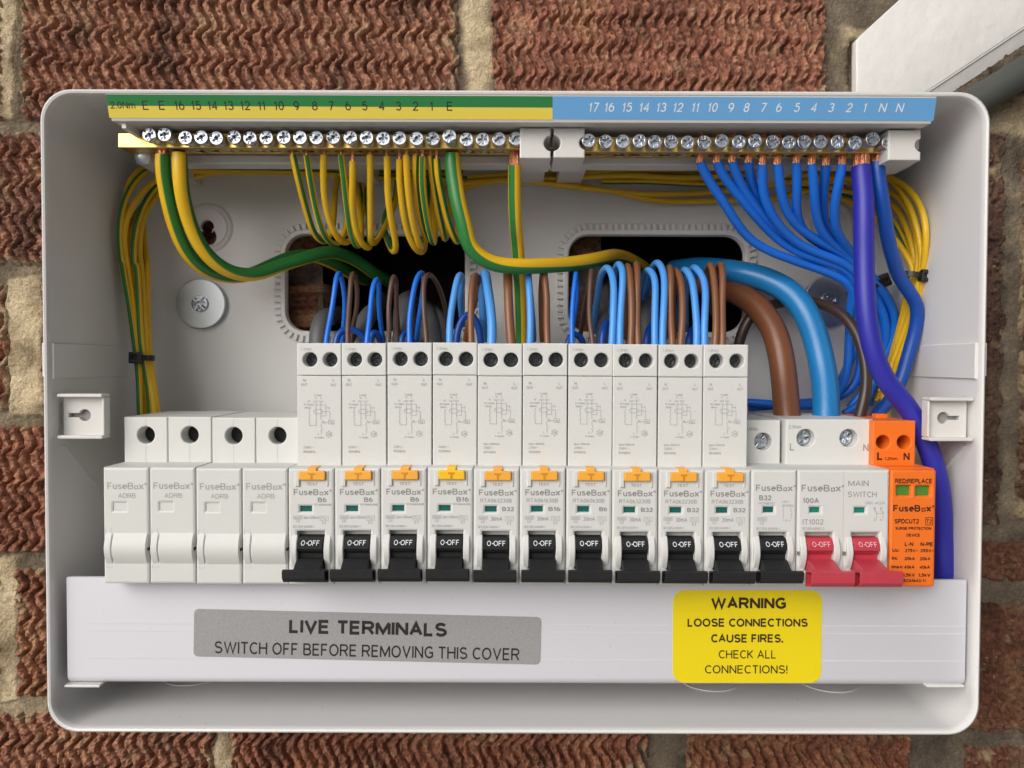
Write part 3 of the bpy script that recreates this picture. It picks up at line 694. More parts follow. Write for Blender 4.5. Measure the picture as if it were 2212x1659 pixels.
HOLES = [(620, 1004, 510, 716), (1229, 1606, 509, 716)]
def hrect(h, g=0.0, r=9.5):
    a, b, c, d = h
    return rrect(xc(a, 610, D_BACK) - g, zc(1106, d, D_BACK) - g, xc(b, 610, D_BACK) + g, zc(1106, c, D_BACK) + g, r + g, 8)
def keyhole(cx, cy):
    c1 = Q('O', cx, cy, D_BACK); r1, r2 = 3.3, 4.5; dz = -5.0
    o = []
    for i in range(13): t = R(-50 + 280 * i / 12); o.append((c1.x + r1 * math.cos(t), c1.z + r1 * math.sin(t)))
    for i in range(15): t = R(130 + 280 * i / 14); o.append((c1.x + r2 * math.cos(t), c1.z + dz + r2 * math.sin(t)))
    return o
KEYS = [(447, 490), (1790, 483)]
mb = MB()
mb.plate(rrect(bx0 + 14.5, bzb + 14.5, bx1 - 14.5, bzt - 14.5, 4), [hrect(h) for h in HOLES] + [keyhole(*k) for k in KEYS], D_BACK, D_BACK + 2.5, 0.5)
part('back_panel', mb, M_BOX, box)
for h in HOLES:                                   # the ribbed border of each knock-out
    mb = MB(); lo, li = hrect(h, 5.4), hrect(h, 0.6)
    mb.plate(hrect(h, 3.0), [hrect(h, 0.35)], D_BACK - 1.7, D_BACK + 1, 0.6)
    def along(loop, d):
        pts = [Vector((p[0], 0, p[1])) for p in loop] + [Vector((loop[0][0], 0, loop[0][1]))]; acc = 0; o = []; nxt = 0
        for p, q in zip(pts, pts[1:]):
            Ls = (q - p).length; t = (q - p) / Ls if Ls else Vector((1, 0, 0))
            while nxt <= acc + Ls: o.append((p + t * (nxt - acc), t)); nxt += d
            acc += Ls
        return o
    part('knockout_rim', mb, M_BOX, box)
    tm = MB()
    for p, t in along(hrect(h, 4.4), 3.15):
        nr = Vector((t.z, 0, -t.x)); q = []
        for u, v in ((-0.95, -1.6), (0.95, -1.6), (0.95, 1.5), (-0.95, 1.5)): pt = p + t * u + nr * v; q.append((pt.x, pt.z))
        tm.plate(q, (), D_BACK - 1.7, D_BACK + 1, 0.2, steps=1)
    part('knockout_ribs', tm, M_BOX, box)['kind'] = 'stuff'
for cx, cy in KEYS:                               # dished boss round each keyhole
    c = Q('O', cx + 3, cy + 2, D_BACK); mb = MB(); n = 40; rings = [(12.8, 0.25), (12.0, -0.25), (11.0, -0.5), (9.8, -0.45), (8.4, 0.25)]
    for r_, dd in rings: mb.v.extend(Vector((c.x + r_ * math.cos(2 * math.pi * k / n), D_BACK + dd, c.z + r_ * math.sin(2 * math.pi * k / n))) for k in range(n))
    for j in range(len(rings) - 1):
        for k in range(n): mb.f.append((j * n + k, j * n + (k + 1) % n, (j + 1) * n + (k + 1) % n, (j + 1) * n + k))
    part('boss', mb, M_BOX, box, 60)
# side entry knock-outs (thin raised panels inside the side walls) and their ribs
for s, xin in ((1, bx0 + 2.4), (-1, bx1 - 2.4)):
    za, zb_ = zc(95 if s > 0 else 2128, 741, 304), zc(95 if s > 0 else 2128, 818, 304)
    mb = MB(); x_ = xin - s * 0.2
    mb.plate(rect(302.5, zb_, 368, za), (), xin + s * 0.75, xin - s * 0.8, 0.3, axis='x')
    part('side_knockout', mb, M_BOX, box)
    mb = MB()
    for f in (0, 1):
        p0 = Vector((xin + s * 0.2, 310, zb_ - 30)); p1 = Vector((xin + s * 0.4, 352, zb_ - 62))
    mb.plate([(308, zb_ - 27), (310, zb_ - 27), (366, zb_ - 72), (364, zb_ - 72)], (), xin + s * 0.9, xin - s * 0.8, 0.2, axis='x')
    part('side_rib', mb, M_BOX, box)
    mb = MB()                                    # outside lip of the knock-out
    xo = bx0 if s > 0 else bx1
    mb.plate(rect(301.5, zb_ + 1, 372, za), (), xo - s * 0.9, xo + s * 0.8, 0.3, axis='x')
    part('side_lip', mb, M_BOX, box)
# cover clips
for s, (px0, px1, py0, py1), (hx, hy), ax in ((1, (123, 220, 851, 948), (183, 897), 1), (-1, (2008, 2104, 859, 953), (2038, 903), -1)):
    Dc = 303.0; a, b = P(px0, py1, Dc), P(px1, py0, Dc); mb = MB()
    hc = Q('O', hx, hy, Dc + 4); sl = []
    for i in range(11): t = R(25 + 310 * i / 10); sl.append((hc.x + ax * -1 * (-1) * 2.6 * math.cos(t) * -1, hc.z + 2.6 * math.sin(t)))
    k = -1 if s > 0 else 1
    sl = [(hc.x + 2.4 * math.cos(R(t)) * 1.0, hc.z + 2.4 * math.sin(R(t))) for t in (range(200, 521, 20) if s > 0 else range(20, 341, 20))]
    tipx = hc.x + k * 6.4
    sl += [(tipx, sl[-1][1]), (tipx, sl[0][1])] if True else []
    mb.plate(rrect(a.x + 0.4, a.z + 0.4, b.x - 0.4, b.z - 0.4, 1.4, 4), [sl], Dc + 4, Dc + 6, 0.2)
    n = 28; rings = [(5.4, 0.05), (5.0, -0.5), (4.4, -0.6)]
    part('cover_clip', mb, M_RAIL, box)
    fl = MB()
    for z0, z1 in ((a.z, a.z + 1.3), (b.z - 1.3, b.z)): fl.plate(rrect(a.x, z0, b.x, z1, 0.6, 3), (), Dc, Dc + 6, 0.3)
    xw = b.x if s > 0 else a.x
    fl.plate(rrect(min(xw, xw - s * 0.9), a.z + 1.4, max(xw, xw - s * 0.9), b.z - 1.4, 0.3, 2), (), Dc + 1.6, Dc + 6, 0.3)
    fl.box((bx0 + 1) if s > 0 else a.x + 9, (b.x - 9) if s > 0 else (bx1 - 1), Dc + 6.5, Dc + 16, a.z + 3.5, b.z - 3.5)
    part('clip_frame', fl, M_RAIL, box)
    dk = MB(); dk.cyl((hc.x, hc.z), 2.9, Dc + 6.1, Dc + 6.4); dk.box(hc.x, tipx, Dc + 6.2, Dc + 6.5, hc.z - 1.0, hc.z + 1.0)
    part('clip_slot', dk, M_GREYP, box)
# cover feet and thin drill circles on the floor of the box
for px0, px1 in ((140, 216), (2000, 2082)):
    mb = MB(); a, b = P(px0, 1483, 304), P(px1, 1478, 304)
    mb.plate(rrect(a.x, a.z - .2, b.x, b.z - .2, 0.4, 3), (), 303.6, 345, 0.2); part('cover_foot', mb, M_BOX, box)

mb = MB()                                        # entry knock-out circles on the floor of the box
for px, py in ((1547, 1494), (1812, 1496), (395, 1482)):
    zf = bzb + 2.55; d_ = P(px, py, 300); Df = 300 * zf / d_.z; xx = d_.x * Df / 300
    mb.plate(circ(xx, Df + 13.5, 13.7, 40), [circ(xx, Df + 13.5, 13.3, 40)], zf + 0.35, zf - 0.6, axis='z')
part('floor_knockout', mb, M_BOX, box)
# ================================================================== fixing screws through big washers
def cross(r, wd, a0=0.0):
    o = []
    for k in range(4):
        t = a0 + k * math.pi / 2; c, s_ = math.cos(t), math.sin(t); h = wd / 2
        for u, v in ((h, -h), (r, -h * 0.8), (r, h * 0.8)): o.append((u * c - v * s_, u * s_ + v * c))
    return o
def pz_head(mb, c, r, y0, th, a0=0.0, bev=0.25, ticks=True):
    cr_ = [(c[0] + x, c[1] + z) for x, z in cross(r * 0.62, r * 0.34, a0)]
    hs_ = [cr_]
    if ticks:
        for k in range(4):
            t = a0 + math.pi / 4 + k * math.pi / 2; u = Vector((math.cos(t), math.sin(t))); v = Vector((-u.y, u.x)); q = []
            for p, w_ in ((0.42, 0.03), (0.86, 0.04), (0.86, -0.04), (0.42, -0.03)): q.append((c[0] + u.x * p * r + v.x * w_ * r, c[1] + u.y * p * r + v.y * w_ * r))
            hs_.append(q)
    mb.plate(circ(c[0], c[1], r, 28), hs_, y0, y0 + th, bev)
    mb.plate(circ(c[0], c[1], r * 0.8, 20), (), y0 + th * 0.85, y0 + th * 0.98)
for (cx, cy), lab in (((433, 656), 'zinc screw through a large round washer left of the breakers'), ((1791, 650), 'round washer and screw on the back panel behind the thick tail cables')):
    c = Q('O', cx, cy, D_BACK - 3)
    t = thing('fixing_screw', (c.x, D_BACK - 1, c.z), lab, 'screw', 'screws and washers holding the box to the wall')
    mb = MB(); mb.plate(circ(c.x, c.z, 12.3, 48), [circ(c.x, c.z, 3.0, 20)], D_BACK - 3.2, D_BACK - 0.6, 0.45); part('washer', mb, M_ZINCD, t)
    mb = MB(); pz_head(mb, (c.x, c.z), 4.1, D_BACK - 4.4, 1.6, 0.15); part('screw_head', mb, M_ZINC, t)
    mb = MB(); mb.plate(cross(2.35, 1.2, 0.15), (), D_BACK - 3.0, D_BACK - 2.7)  # black cross plate stands in for the shade in the driver slot
    mb.shift(Vector((c.x, 0, c.z))); part('slot_shade_cross', mb, M_HOLE, t)

# ================================================================== terminal rail, its labels and the two brass bars
c228, c2025 = P(228, 203, 300.5), P(2025, 210, 300.5)
rail = thing('terminal_rail', (0, 340, zc(1106, 355, 332)), 'long white plastic terminal holder across the top of the box with a numbered coloured strip', 'terminal holder')
zA = zc(1106, 205.5, 300.5); zB = zc(1106, 257, 303.4); zC_ = zc(1106, 264, 304.0); zU = zc(1106, 289, 322)
rx0, rx1 = c228.x + 0.3, c2025.x - 0.3
def skewed_rail():
    mb = MB(); prof_ = [(300.5, zA), (303.4, zB), (304.0, zC_), (322, zU), (330, zU), (330, zU + 3), (306, zC_ + 5), (303, zA)]
    vs0 = [Vector((rx0 + (0.25 if i in (1, 2) else 0), y, z)) for i, (y, z) in enumerate(prof_)]; vs1 = [Vector((rx1 - (0.25 if i in (1, 2) else 0), y, z)) for i, (y, z) in enumerate(prof_)]
    k = len(prof_); mb.add(vs0 + vs1, [(i, (i + 1) % k, k + (i + 1) % k, k + i) for i in range(k)] + [tuple(range(k)), tuple(range(k, 2 * k))[::-1]])
    return mb
part('rail_body', skewed_rail(), M_RAIL, rail, 20)
mb = MB()                                        # carrier behind and below the bars
l0, l1 = P(296, 345, 334), P(1957, 352, 334)
mb.plate(rrect(l0.x, zc(1106, 357, 334), l1.x, zc(1106, 338, 334), 1.0, 3), (), 333, 342, 0.6)
mb.box(l0.x - 3, l1.x + 2, 327, 350, zc(1106, 330, 334), zU - 0.2, 0.4)
for px in (330, 760, 1150, 1240, 1700, 1935): mb.box(xc(px, 300, 345) - 6, xc(px, 300, 345) + 6, 342, D_BACK - 0.5, zc(1106, 345, 334), zc(1106, 300, 334))
part('bar_carrier', mb, M_RAIL, rail)
mb = MB(); q = P(262, 268, 306); mb.box(q.x, q.x + 2.0, 306, 324, zc(262, 284, 310), zc(262, 258, 306), 0.3); part('end_lug', mb, M_RAIL, rail)
lab_ud = Vector((0, 300.5 - 303.4, zA - zB)).normalized(); lab_n = Vector((0, -lab_ud.z, lab_ud.y))
if lab_n.y > 0: lab_n = -lab_n
def on_label(px, py):
    """Point on the sloping label face that shows at (px, py)."""
    d_ = P(px, py, 302); p0 = Vector((0, 300.5, zA)); return d_ * (p0.dot(lab_n) / d_.dot(lab_n))
def band(name, pxa, pya, pxb, pyb, m, sl=(0, 0), slr=(0, 0)):
    mb = MB(); a = [on_label(pxa + sl[0], pya), on_label(pxb + slr[0], pya + (pxb - pxa) * .0044), on_label(pxb + slr[1], pyb + (pxb - pxa) * .0044), on_label(pxa + sl[1], pyb)]
    mb.add([p + lab_n * 0.10 for p in a] + [p + lab_n * 0.01 for p in a], [(0, 1, 2, 3), (0, 1, 5, 4), (1, 2, 6, 5), (2, 3, 7, 6), (3, 0, 4, 7)])
    return part(name, mb, m, rail)
gb = band('green_strip', 229.5, 203.8, 1193.5, 228.3, M_GREENL, (0, 3.2)); yb = band('yellow_strip', 232.7, 228.4, 1193.5, 254.5, M_YELL, (0, 3.8))
bb = band('blue_strip', 1193.7, 208, 2023, 257.5, M_BLUEL, (0, 0), (0, -7))
def lab_text(s, px, py, cap, mb, slant=0.0, w=None, bold=0.0):
    k = 301.5 / F; text(mb, s, on_label(px, py) + lab_n * 0.14, cap * k, w * k if w else None, bold, ud=lab_ud, slant=slant)
mb = MB()
for s, px in (('E', 314), ('E', 349), ('16', 388), ('15', 424), ('14', 459), ('13', 494), ('12', 530), ('11', 565), ('10', 603), ('9', 640), ('8', 680), ('7', 716), ('6', 752), ('5', 788), ('4', 824), ('3', 861), ('2', 897), ('1', 932), ('E', 971)):
    lab_text(s, px, 228.4 + (px - 640) * 0.003, 18.5, mb)
lab_text('2.0Nm', 265, 227, 14, mb, 0, 54)
part('lettering', mb, M_BLACKP, yb).parent = yb
mb = MB()
for s, px in (('17', 1283), ('16', 1317), ('15', 1355), ('14', 1392), ('13', 1429), ('12', 1465), ('11', 1502), ('10', 1540), ('9', 1579), ('8', 1613), ('7', 1650), ('6', 1683), ('5', 1722), ('4', 1758), ('3', 1796), ('2', 1834), ('1', 1868), ('N', 1907), ('N', 1944)):
    lab_text(s, px, 231.6 + (px - 1283) * 0.0016, 18.5, mb, 0.14)
part('lettering', mb, M_WHITEP, bb)
# end blocks
def arc(cx, cz, r, a0, a1, n=9): return [(cx + r * math.cos(R(a0 + (a1 - a0) * i / (n - 1))), cz + r * math.sin(R(a0 + (a1 - a0) * i / (n - 1)))) for i in range(n)]
DB = 311.0
def block(r, x0, y0, x1, y1, left=None, right=None):
    a, b = Q(r, x0, y1, DB), Q(r, x1, y0, DB); zm = (a.z + b.z) / 2
    o = [(a.x, a.z), (b.x, a.z)]
    if right: o += arc(b.x + right * 0.15, zm, right, 262, 98)
    o += [(b.x, b.z), (a.x, b.z)]
    if left: o += arc(a.x - left * 0.15, zm, left, 82, -82)
    mb = MB(); mb.plate(o, (), DB, DB + 22, 0.5); part('end_block', mb, M_RAIL, rail)
block('G2', 1156, 829, 1357, 1025, None, 3.2)
block('G2', 1377, 829, 1578, 1022, 3.2, 2.6)
block('G3', 1331, 842, 1545, 1038, None, 2.6)
mb = MB(); c = P(311, 336, 326); mb.v = []
for j in range(6):
    a = R(90 * j / 5); mb.v += [Vector((c.x + 4.3 * math.cos(a) * math.cos(2 * math.pi * k / 24), 326.8 - 3.0 * math.sin(a), c.z + 4.3 * math.cos(a) * math.sin(2 * math.pi * k / 24))) for k in range(24)]
mb.f = [(j * 24 + k, j * 24 + (k + 1) % 24, j * 24 + 24 + (k + 1) % 24, j * 24 + 24 + k) for j in range(5) for k in range(24)]
part('rivet', mb, M_ZINC, rail, 80)

E_X = [322, 355, 400, 434, 467, 506, 540, 575, 613, 648, 683, 720, 757, 792, 828, 863, 900, 935, 971, 1008, 1043, 1078, 1114]
E_Y = [291, 290, 297, 296, 298, 296, 298, 297, 296, 297, 297, 296, 297, 297, 299, 298, 299, 299, 294, 301, 301, 300, 299]
N_X = [1272, 1309, 1346, 1382, 1415, 1450, 1486, 1522, 1560, 1597, 1632, 1670, 1705, 1738, 1773, 1810, 1848, 1886, 1920]
N_Y = [303, 305, 305, 304, 306, 306, 307, 307, 304, 306, 304, 306, 307, 306, 306, 306, 308, 300, 308]
BAR_D, BAR_T = 317.0, 9.5
def make_bar(name, lab, pxa, pxb, pya, pyb, X, Y):
    a, b = P(pxa, pya, BAR_D), P(pxb, pya, BAR_D); zt = zc(1106, pya, BAR_D); zb2 = zc(1106, pyb, BAR_D)
    t = thing(name, ((a.x + b.x) / 2, BAR_D + 4, zb2), lab, 'terminal bar', 'brass terminal bars')
    holes = []
    for px, py in zip(X, Y):
        q = xc(px, py, 309); holes.append(circ(q, BAR_D + 5.0, 2.45, 14))
    mb = MB(); mb.plate(rect(a.x, BAR_D, b.x, BAR_D + BAR_T), holes, zb2, zt, 0.35, axis='z', both=True)
    part('bar', mb, M_BRASS, t)
    heads = {}
    for i, (px, py) in enumerate(zip(X, Y)):
        lift = 6.2 if py < 292 or (px, py) == (1886, 300) else (7.5 if py in (294,) else random.uniform(4.6, 6.2))
        c = P(px, py, BAR_D - lift)
        k = i % 6
        if k not in heads:
            hm = MB(); pz_head(hm, (0, 0), 2.78, 0, 2.2, random.uniform(0, 1.5), 0.25); heads[k] = hm.mesh('terminal_screw', M_ZINC, Vector((0, 0, 0)))
            sh = MB(); nr = 9
            for j in range(nr * 2):
                r_ = 2.25 if j % 2 else 2.02; y_ = 1.6 + j * 0.6
                sh.v += [Vector((r_ * math.cos(2 * math.pi * u / 18), y_, r_ * math.sin(2 * math.pi * u / 18))) for u in range(18)]
            sh.f = [(j * 18 + u, j * 18 + (u + 1) % 18, j * 18 + 18 + (u + 1) % 18, j * 18 + 18 + u) for j in range(nr * 2 - 1) for u in range(18)]
            heads[(k, 's')] = sh.mesh('screw_thread', M_ZINC, Vector((0, 0, 0)))
        o = bpy.data.objects.new('terminal_screw', heads[k]); COL.objects.link(o); o.parent = t; o.location = (c - org(t)) * 0.001
        s2 = bpy.data.objects.new('screw_thread', heads[(k, 's')]); COL.objects.link(s2); s2.parent = o
    return t
make_bar('earth_bar', 'brass terminal bar with twenty-three screws under the green and yellow strip', 255.5, 1133, 289.5, 322, E_X, E_Y)
make_bar('neutral_bar', 'brass terminal bar with nineteen screws under the blue strip', 1240, 1932, 294.5, 328, N_X, N_Y)
BAR_BOT = zc(700, 322, BAR_D)

# ================================================================== the row of breakers
DF, DR, DT, DBK = 295.0, 303.5, 311.5, 352.0
UX = 1.1                                                # the tall upper halves sit a little to the right of the fronts          # front face, RCBO upper face, terminal face, back
mxa = xc(222.5, 1130, DF); mxb = xc(2021, 1130, DF); PITCHM = (mxb - mxa) / 18.0
def mx(i): return mxa + PITCHM * i
zFT, zFB = zc(1106, 1012.5, DF), zc(1106, 1264, DF)     # top and bottom of the front face
zTT = zc(1106, 903.5, DT)                               # top of the terminal blocks
zRT = zc(1106, 742, DR); zRG = zc(1106, 812, DR)        # upper block of the RCBOs and the joint in it
GAP = 0.12

def yprof(*pts): return [(p[0], p[1]) for p in pts]
def cheek(mb, r, x0, x1, yt, yb, D0, bulge):
    a, b = Q(r, x0, yt, D0 - bulge), Q(r, x1, yb, D0 - bulge)
    zt, zb_ = a.z, b.z; n = 15; o = [(D0 + 6, zt), ]
    o = []
    for i in range(n):
        t = i / (n - 1); o.append((D0 + 0.05 - bulge * math.sin(math.pi * t), zt + (zb_ - zt) * t))
    o += [(D0 + 6, zb_), (D0 + 6, zt)]
    mb.plate(o, (), a.x, b.x, 0.3, axis='x', both=True, steps=1)

def toggle(root, cx, m, mp, big=0.0):
    """O-OFF rocker in its down position: face, grooves, neck and a hollow handle bar."""
    f = lambda y, D: Q('G8', 1000, y, D).z
    hw = 5.0
    prof_ = yprof((298, f(146, 298)), (295.2, f(163, 295.2)), (293.4, f(205, 293.4)), (293.3, f(243, 293.3)), (294.8, f(247, 294.8)), (294.8, f(254, 294.8)), (294.0, f(257, 294)), (294.4, f(262, 294.4)),
                  (295.4, f(268, 295.4)), (295.6, f(296, 295.6)), (293.0, f(308, 293.0)), (288.4 - big, f(372, 288.4 - big)), (288.4 - big, f(384, 288.4 - big)), (300, f(384, 300)), (300, f(146, 300)))
    mb = MB(); mb.plate(prof_, (), cx - hw, cx + hw, 0.25, axis='x', both=True, steps=1)
    tg = part('toggle', mb, m, root, 24)
    hb = 375; he = 457 + big * 8; Dh = 283.8 - big; hwid = 8.0
    g = lambda y, D: Q('G8', 1000, y, D).z
    hp = yprof((Dh + 1.2, g(hb, Dh + 1.2)), (Dh, g(hb + 12, Dh)), (Dh + 0.2, g(he - 22, Dh)), (Dh + 1.6, g(he, Dh + 1.6)), (Dh + 6.6, g(he, Dh + 6.6)), (Dh + 6.6, g(hb, Dh + 6.6)))
    pin = inset(hp if signed_area(hp) > 0 else hp[::-1], 0.75)
    hm = MB(); hm.plate(hp, [pin], cx - hwid, cx + hwid, 0.18, axis='x', both=True, steps=1)
    hm.plate(inset(hp if signed_area(hp) > 0 else hp[::-1], 0.5), (), cx - hwid + 2.2, cx + hwid - 2.2, axis='x')
    h = part('handle', hm, m, root, 24)
    tx = MB(); p0 = Vector((cx, 294.4, f(182, 294.4))); p1 = Vector((cx, 293.4, f(205, 293.4)))
    ud = (p0 - p1).normalized(); nrm = Vector((0, -ud.z, ud.y)); nrm = nrm if nrm.y < 0 else -nrm
    k = mmpr('G8', 293.6); c = Vector((cx + 0.1, 293.4, f(205, 293.4))) + ud * 0.05 + nrm * 0.12
    text(tx, 'O', c - Vector((45 * k, 0, 0)), 38 * k, 26 * k, ud=ud)
    b_ = MB(); text(tx, '\u00b7', c - Vector((20 * k, 0, 0)), 38 * k, 8 * k, 0.01, ud=ud)
    text(tx, 'OFF', c + Vector((23 * k, 0, 0)), 38 * k, 76 * k, ud=ud)
    l = part('lettering', tx, mp, root)
    l.parent = tg

def housing(root, x0, x1, win, opening, m=M_MOD, label=None, zb=None, bev=0.9):
    """Lower front block with its window and toggle openings."""
    holes = list(win) + list(opening)
    mb = MB(); mb.plate(rect(x0 + GAP, zb or zFB, x1 - GAP, zFT), holes, DF, DBK - 6, bev, steps=2)
    return part('housing', mb, m, root, 20)
def window(root, q, m, D=DF + 1.0):
    mb = MB(); xs_, zs_ = [p[0] for p in q], [p[1] for p in q]
    mb.plate(rect(min(xs_) - .1, min(zs_) - .1, max(xs_) + .1, max(zs_) + .1), (), D, D + 1.5); part('indicator_window', mb, m, root)
def rq(r, x0, y0, x1, y1, D):
    a, b = Q(r, x0, y1, D), Q(r, x1, y0, D); return rect(a.x, a.z, b.x, b.z)
def terminal(root, x0, x1, zt, zb_, D, hs, r, m=M_MOD, depth=12.0, plug=M_HOLE, name='terminal_block', bev=0.45):
    mb = MB(); mb.plate(rect(x0 + GAP, zb_, x1 - GAP, zt), [circ(h[0], h[1], r, 24) for h in hs], D, DBK, bev, steps=2, back=True)
    part(name, mb, m, root, 20)
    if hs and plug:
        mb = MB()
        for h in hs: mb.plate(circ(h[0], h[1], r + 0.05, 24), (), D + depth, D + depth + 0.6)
        part('hole_shade_disc', mb, plug, root)  # dark disc stands in for the shade deep in each hole

GB = 'white blank filler modules'
# ---- blanks (measured on the leftmost one)
def make_blank():
    x0, x1 = mx(0), mx(1)
    t = thing('blank_module', ((x0 + x1) / 2, 335, zFB), 'white blank filler module at the far left end of the row', 'blank module', GB)
    w_ = rq('G4', 736, 1601, 814, 1649, DF)
    # bulging dolly cover
    housing(t, x0, x1, [w_], [])
    window(t, w_, M_MOD, DF + 0.5)
    mb = MB(); cheek(mb, 'G7', 668, 716, 140, 345, DF, 1.9); cheek(mb, 'G7', 717.5, 944, 142, 346, DF, 2.0); part('dolly_cover', mb, M_MOD, t, 24)
    mb = MB()
    for b_ in ((684, 106, 722, 138), (690, 346, 728, 360)):
        L(mb, 'G7', [(b_[0], b_[1]), (b_[0], b_[3])], 1.6, DF); L(mb, 'G7', [(b_[2], b_[1]), (b_[2], b_[3])], 1.2, DF); L(mb, 'G7', [(b_[0], b_[3]), (b_[2], b_[3])], 1.4, DF)
    part('clip_outline', mb, M_LGREYP, t)
    mb = MB(); q = rq('G7', 942, 232, 962, 249, DF - 0.6); mb.box(q[0][0], q[2][0], DF - 0.5, DF + 2, q[0][1], q[2][1]); part('link_pin', mb, M_HOLE, t)
    c = Q('G4', 953, 1161, DT)
    ox = (c.x - (mx(0) + PITCHM / 2))
    terminal(t, x0, x1, zTT, zFT - 4, DT, [(x0 + PITCHM * 0.5, c.z)], 3.55, depth=7)
    mb = MB(); xm = x0 + PITCHM * 0.5
    for za, zb_ in ((zTT - 0.4, c.z + 3.7), (c.z - 3.7, zFT)): mb.ribbon([(xm, za), (xm, zb_)], 0.09, DT - EPS)
    part('mould_seam', mb, M_LGREYP, t)
    mb = MB(); FB(mb, 'G4', 694, 950, 1490, 44, DF, 0.008); T(mb, 'G4', 'ADRB', 822, 1553, 32, DF, 114)
    part('lettering', mb, M_LGREYP, t)
    return t
blank = make_blank()
for i in range(1, 4):
    b = copy_tree(blank, off=Vector((PITCHM * i, 0, random.uniform(-.15, .15))))
    b['label'] = ['', 'white blank filler module, second from the left end of the row', 'white blank filler module, third from the left end of the row', 'white blank filler module touching the first breaker with a test button'][i]

# ---- ten RCBOs, measured on the fifth (G5/G8 coordinates)
X5 = 4 + 4
def rcbo_print_upper(style):
    mb = MB(); D = DR
    g = lambda s, x, y, cap, w=None, b=0.0: T(mb, 'G5', s, x, y, cap, D, w, b)
    g('1.2Nm', 945, 605, 17, 68)
    dy = 0 if style == 2 else -18
    g('N', 930, 825 + dy, 19, 14); g('OUT', 928, 853 + dy, 16, 38); g('L', 1120, 825 + dy, 19, 10); g('OUT', 1119, 855 + dy, 16, 38)
    dy = 0 if style == 2 else 12
    g('Load', 1017, 891 + dy, 13, 42); g('N', 1003, 910 + dy, 12, 9); g('L', 1038, 910 + dy, 12, 8); g('OUT', 1003, 933 + dy, 11, 27); g('OUT', 1038, 933 + dy, 11, 27)
    g('N', 960, 930 + dy, 12, 10); g('IN-Supply', 960, 952 + dy, 10, 64); g('(Blue)', 951, 973 + dy, 11, 40)
    l = lambda *p: L(mb, 'G5', [(x, y + dy) for x, y in p], 2.0, D)
    sq = lambda x, y0, y1, a, n: [(x + a * math.sin(i / 8 * 2 * math.pi * n / 2), y0 + (y1 - y0) * i / 16) for i in range(17)]
    l((1005, 943), (1005, 1088), (963, 1088), (963, 1068)); l(*sq(961, 985, 1068, 3.5, 3))
    l((1036, 943), (1036, 1052)); l((1005, 955), (1069, 955), (1069, 1026), (1036, 1026)); l((1069, 974), (1090, 974)); l((1090, 966), (1090, 983))
    l(*[(x, y) for x, y in [(1002, 984), (1036, 984), (1044, 989), (1048, 998), (1044, 1007), (1036, 1012), (1002, 1012), (994, 1007), (990, 998), (994, 989), (1002, 984)]])
    l((1048, 998), (1095, 998), (1095, 1056)); l((1085, 1056), (1121, 1056), (1121, 1079), (1085, 1079), (1085, 1056)); l((1085, 1068), (1050, 1068)); l((1060, 1062), (1048, 1068), (1060, 1074))
    l((1050, 1055), (1037, 1080), (1037, 1098)); l((1037, 1098), (1044, 1102), (1044, 1112), (1037, 1116), (1037, 1122), (1042, 1130), (1037, 1145))
    g('1\u0394', 1103, 1068 + dy, 12, 22, 0.01); g('L', 1020, 1144 + dy, 12, 8); g('In-Supply', 1024, 1166 + dy, 10, 58)
    l(*[(1088 + 18 * math.cos(R(30 + 60 * i)), 1145 + 18 * math.sin(R(30 + 60 * i))) for i in range(7)]); g('-25', 1088, 1145 + dy, 12, 22, 0.01)
    for i in range(6): a = R(30 + 60 * i); l((1088 + 18 * math.cos(a), 1145 + 18 * math.sin(a)), (1088 + 24 * math.cos(a), 1145 + 24 * math.sin(a)))
    if style == 2: g('I\u0394n=30mA', 973, 1217, 14, 102)
    g('230V\u00a0~', 955, 1242, 15, 68); g('50/60Hz', 960, 1270, 15, 78)
    return mb
def rcbo_print_front(style, rating, model):
    mb = MB(); D = DF
    g = lambda r, s, x, y, cap, w=None, b=0.0: T(mb, r, s, x, y, cap, D, w, b)
    g('G5', 'TEST', 1012, 1481, 19, 68, 0.004); FB(mb, 'G5', 891, 1137, 1533, 40, D, 0.016)
    if style == 2:
        g('G5', model, 1002, 1585, 26, 204); g('G5', rating, 1080 if len(rating) > 2 else 1096, 1640, 29, 78 if len(rating) > 2 else 52, 0.03)
        g('G8', '30mA', 1005, 44, 27, 76, 0.006)
    else:
        g('G5', rating, 1085 if len(rating) > 2 else 1076, 1583, 31, 82 if len(rating) > 2 else 58, 0.03); g('G5', model, 1080, 1614, 13, 110, 0.004)
        g('G8', 'I\u0394n=30mA', 1008, 38, 18, 100)
    g('G8', '6000', 918, 38, 13, 46); g('G8', '3', 918, 58, 14, 8)
    l = lambda *p: L(mb, 'G8', p, 1.8, D)
    l((890, 27), (946, 27), (946, 48), (890, 48), (890, 27)); l((907, 48), (907, 68), (929, 68), (929, 48))
    l((1062, 29), (1115, 29), (1115, 58), (1062, 58), (1062, 29))
    for y in (39, 49): l(*[(1070 + i * 4.4, y - 4.5 * math.sin(i / 8 * 2 * math.pi)) for i in range(9)])
    g('G8', 'E3', 1087, 72, 16, 25); g('G8', 'IEC/EN 61009-1', 955, 97, 15, 134)
    return mb
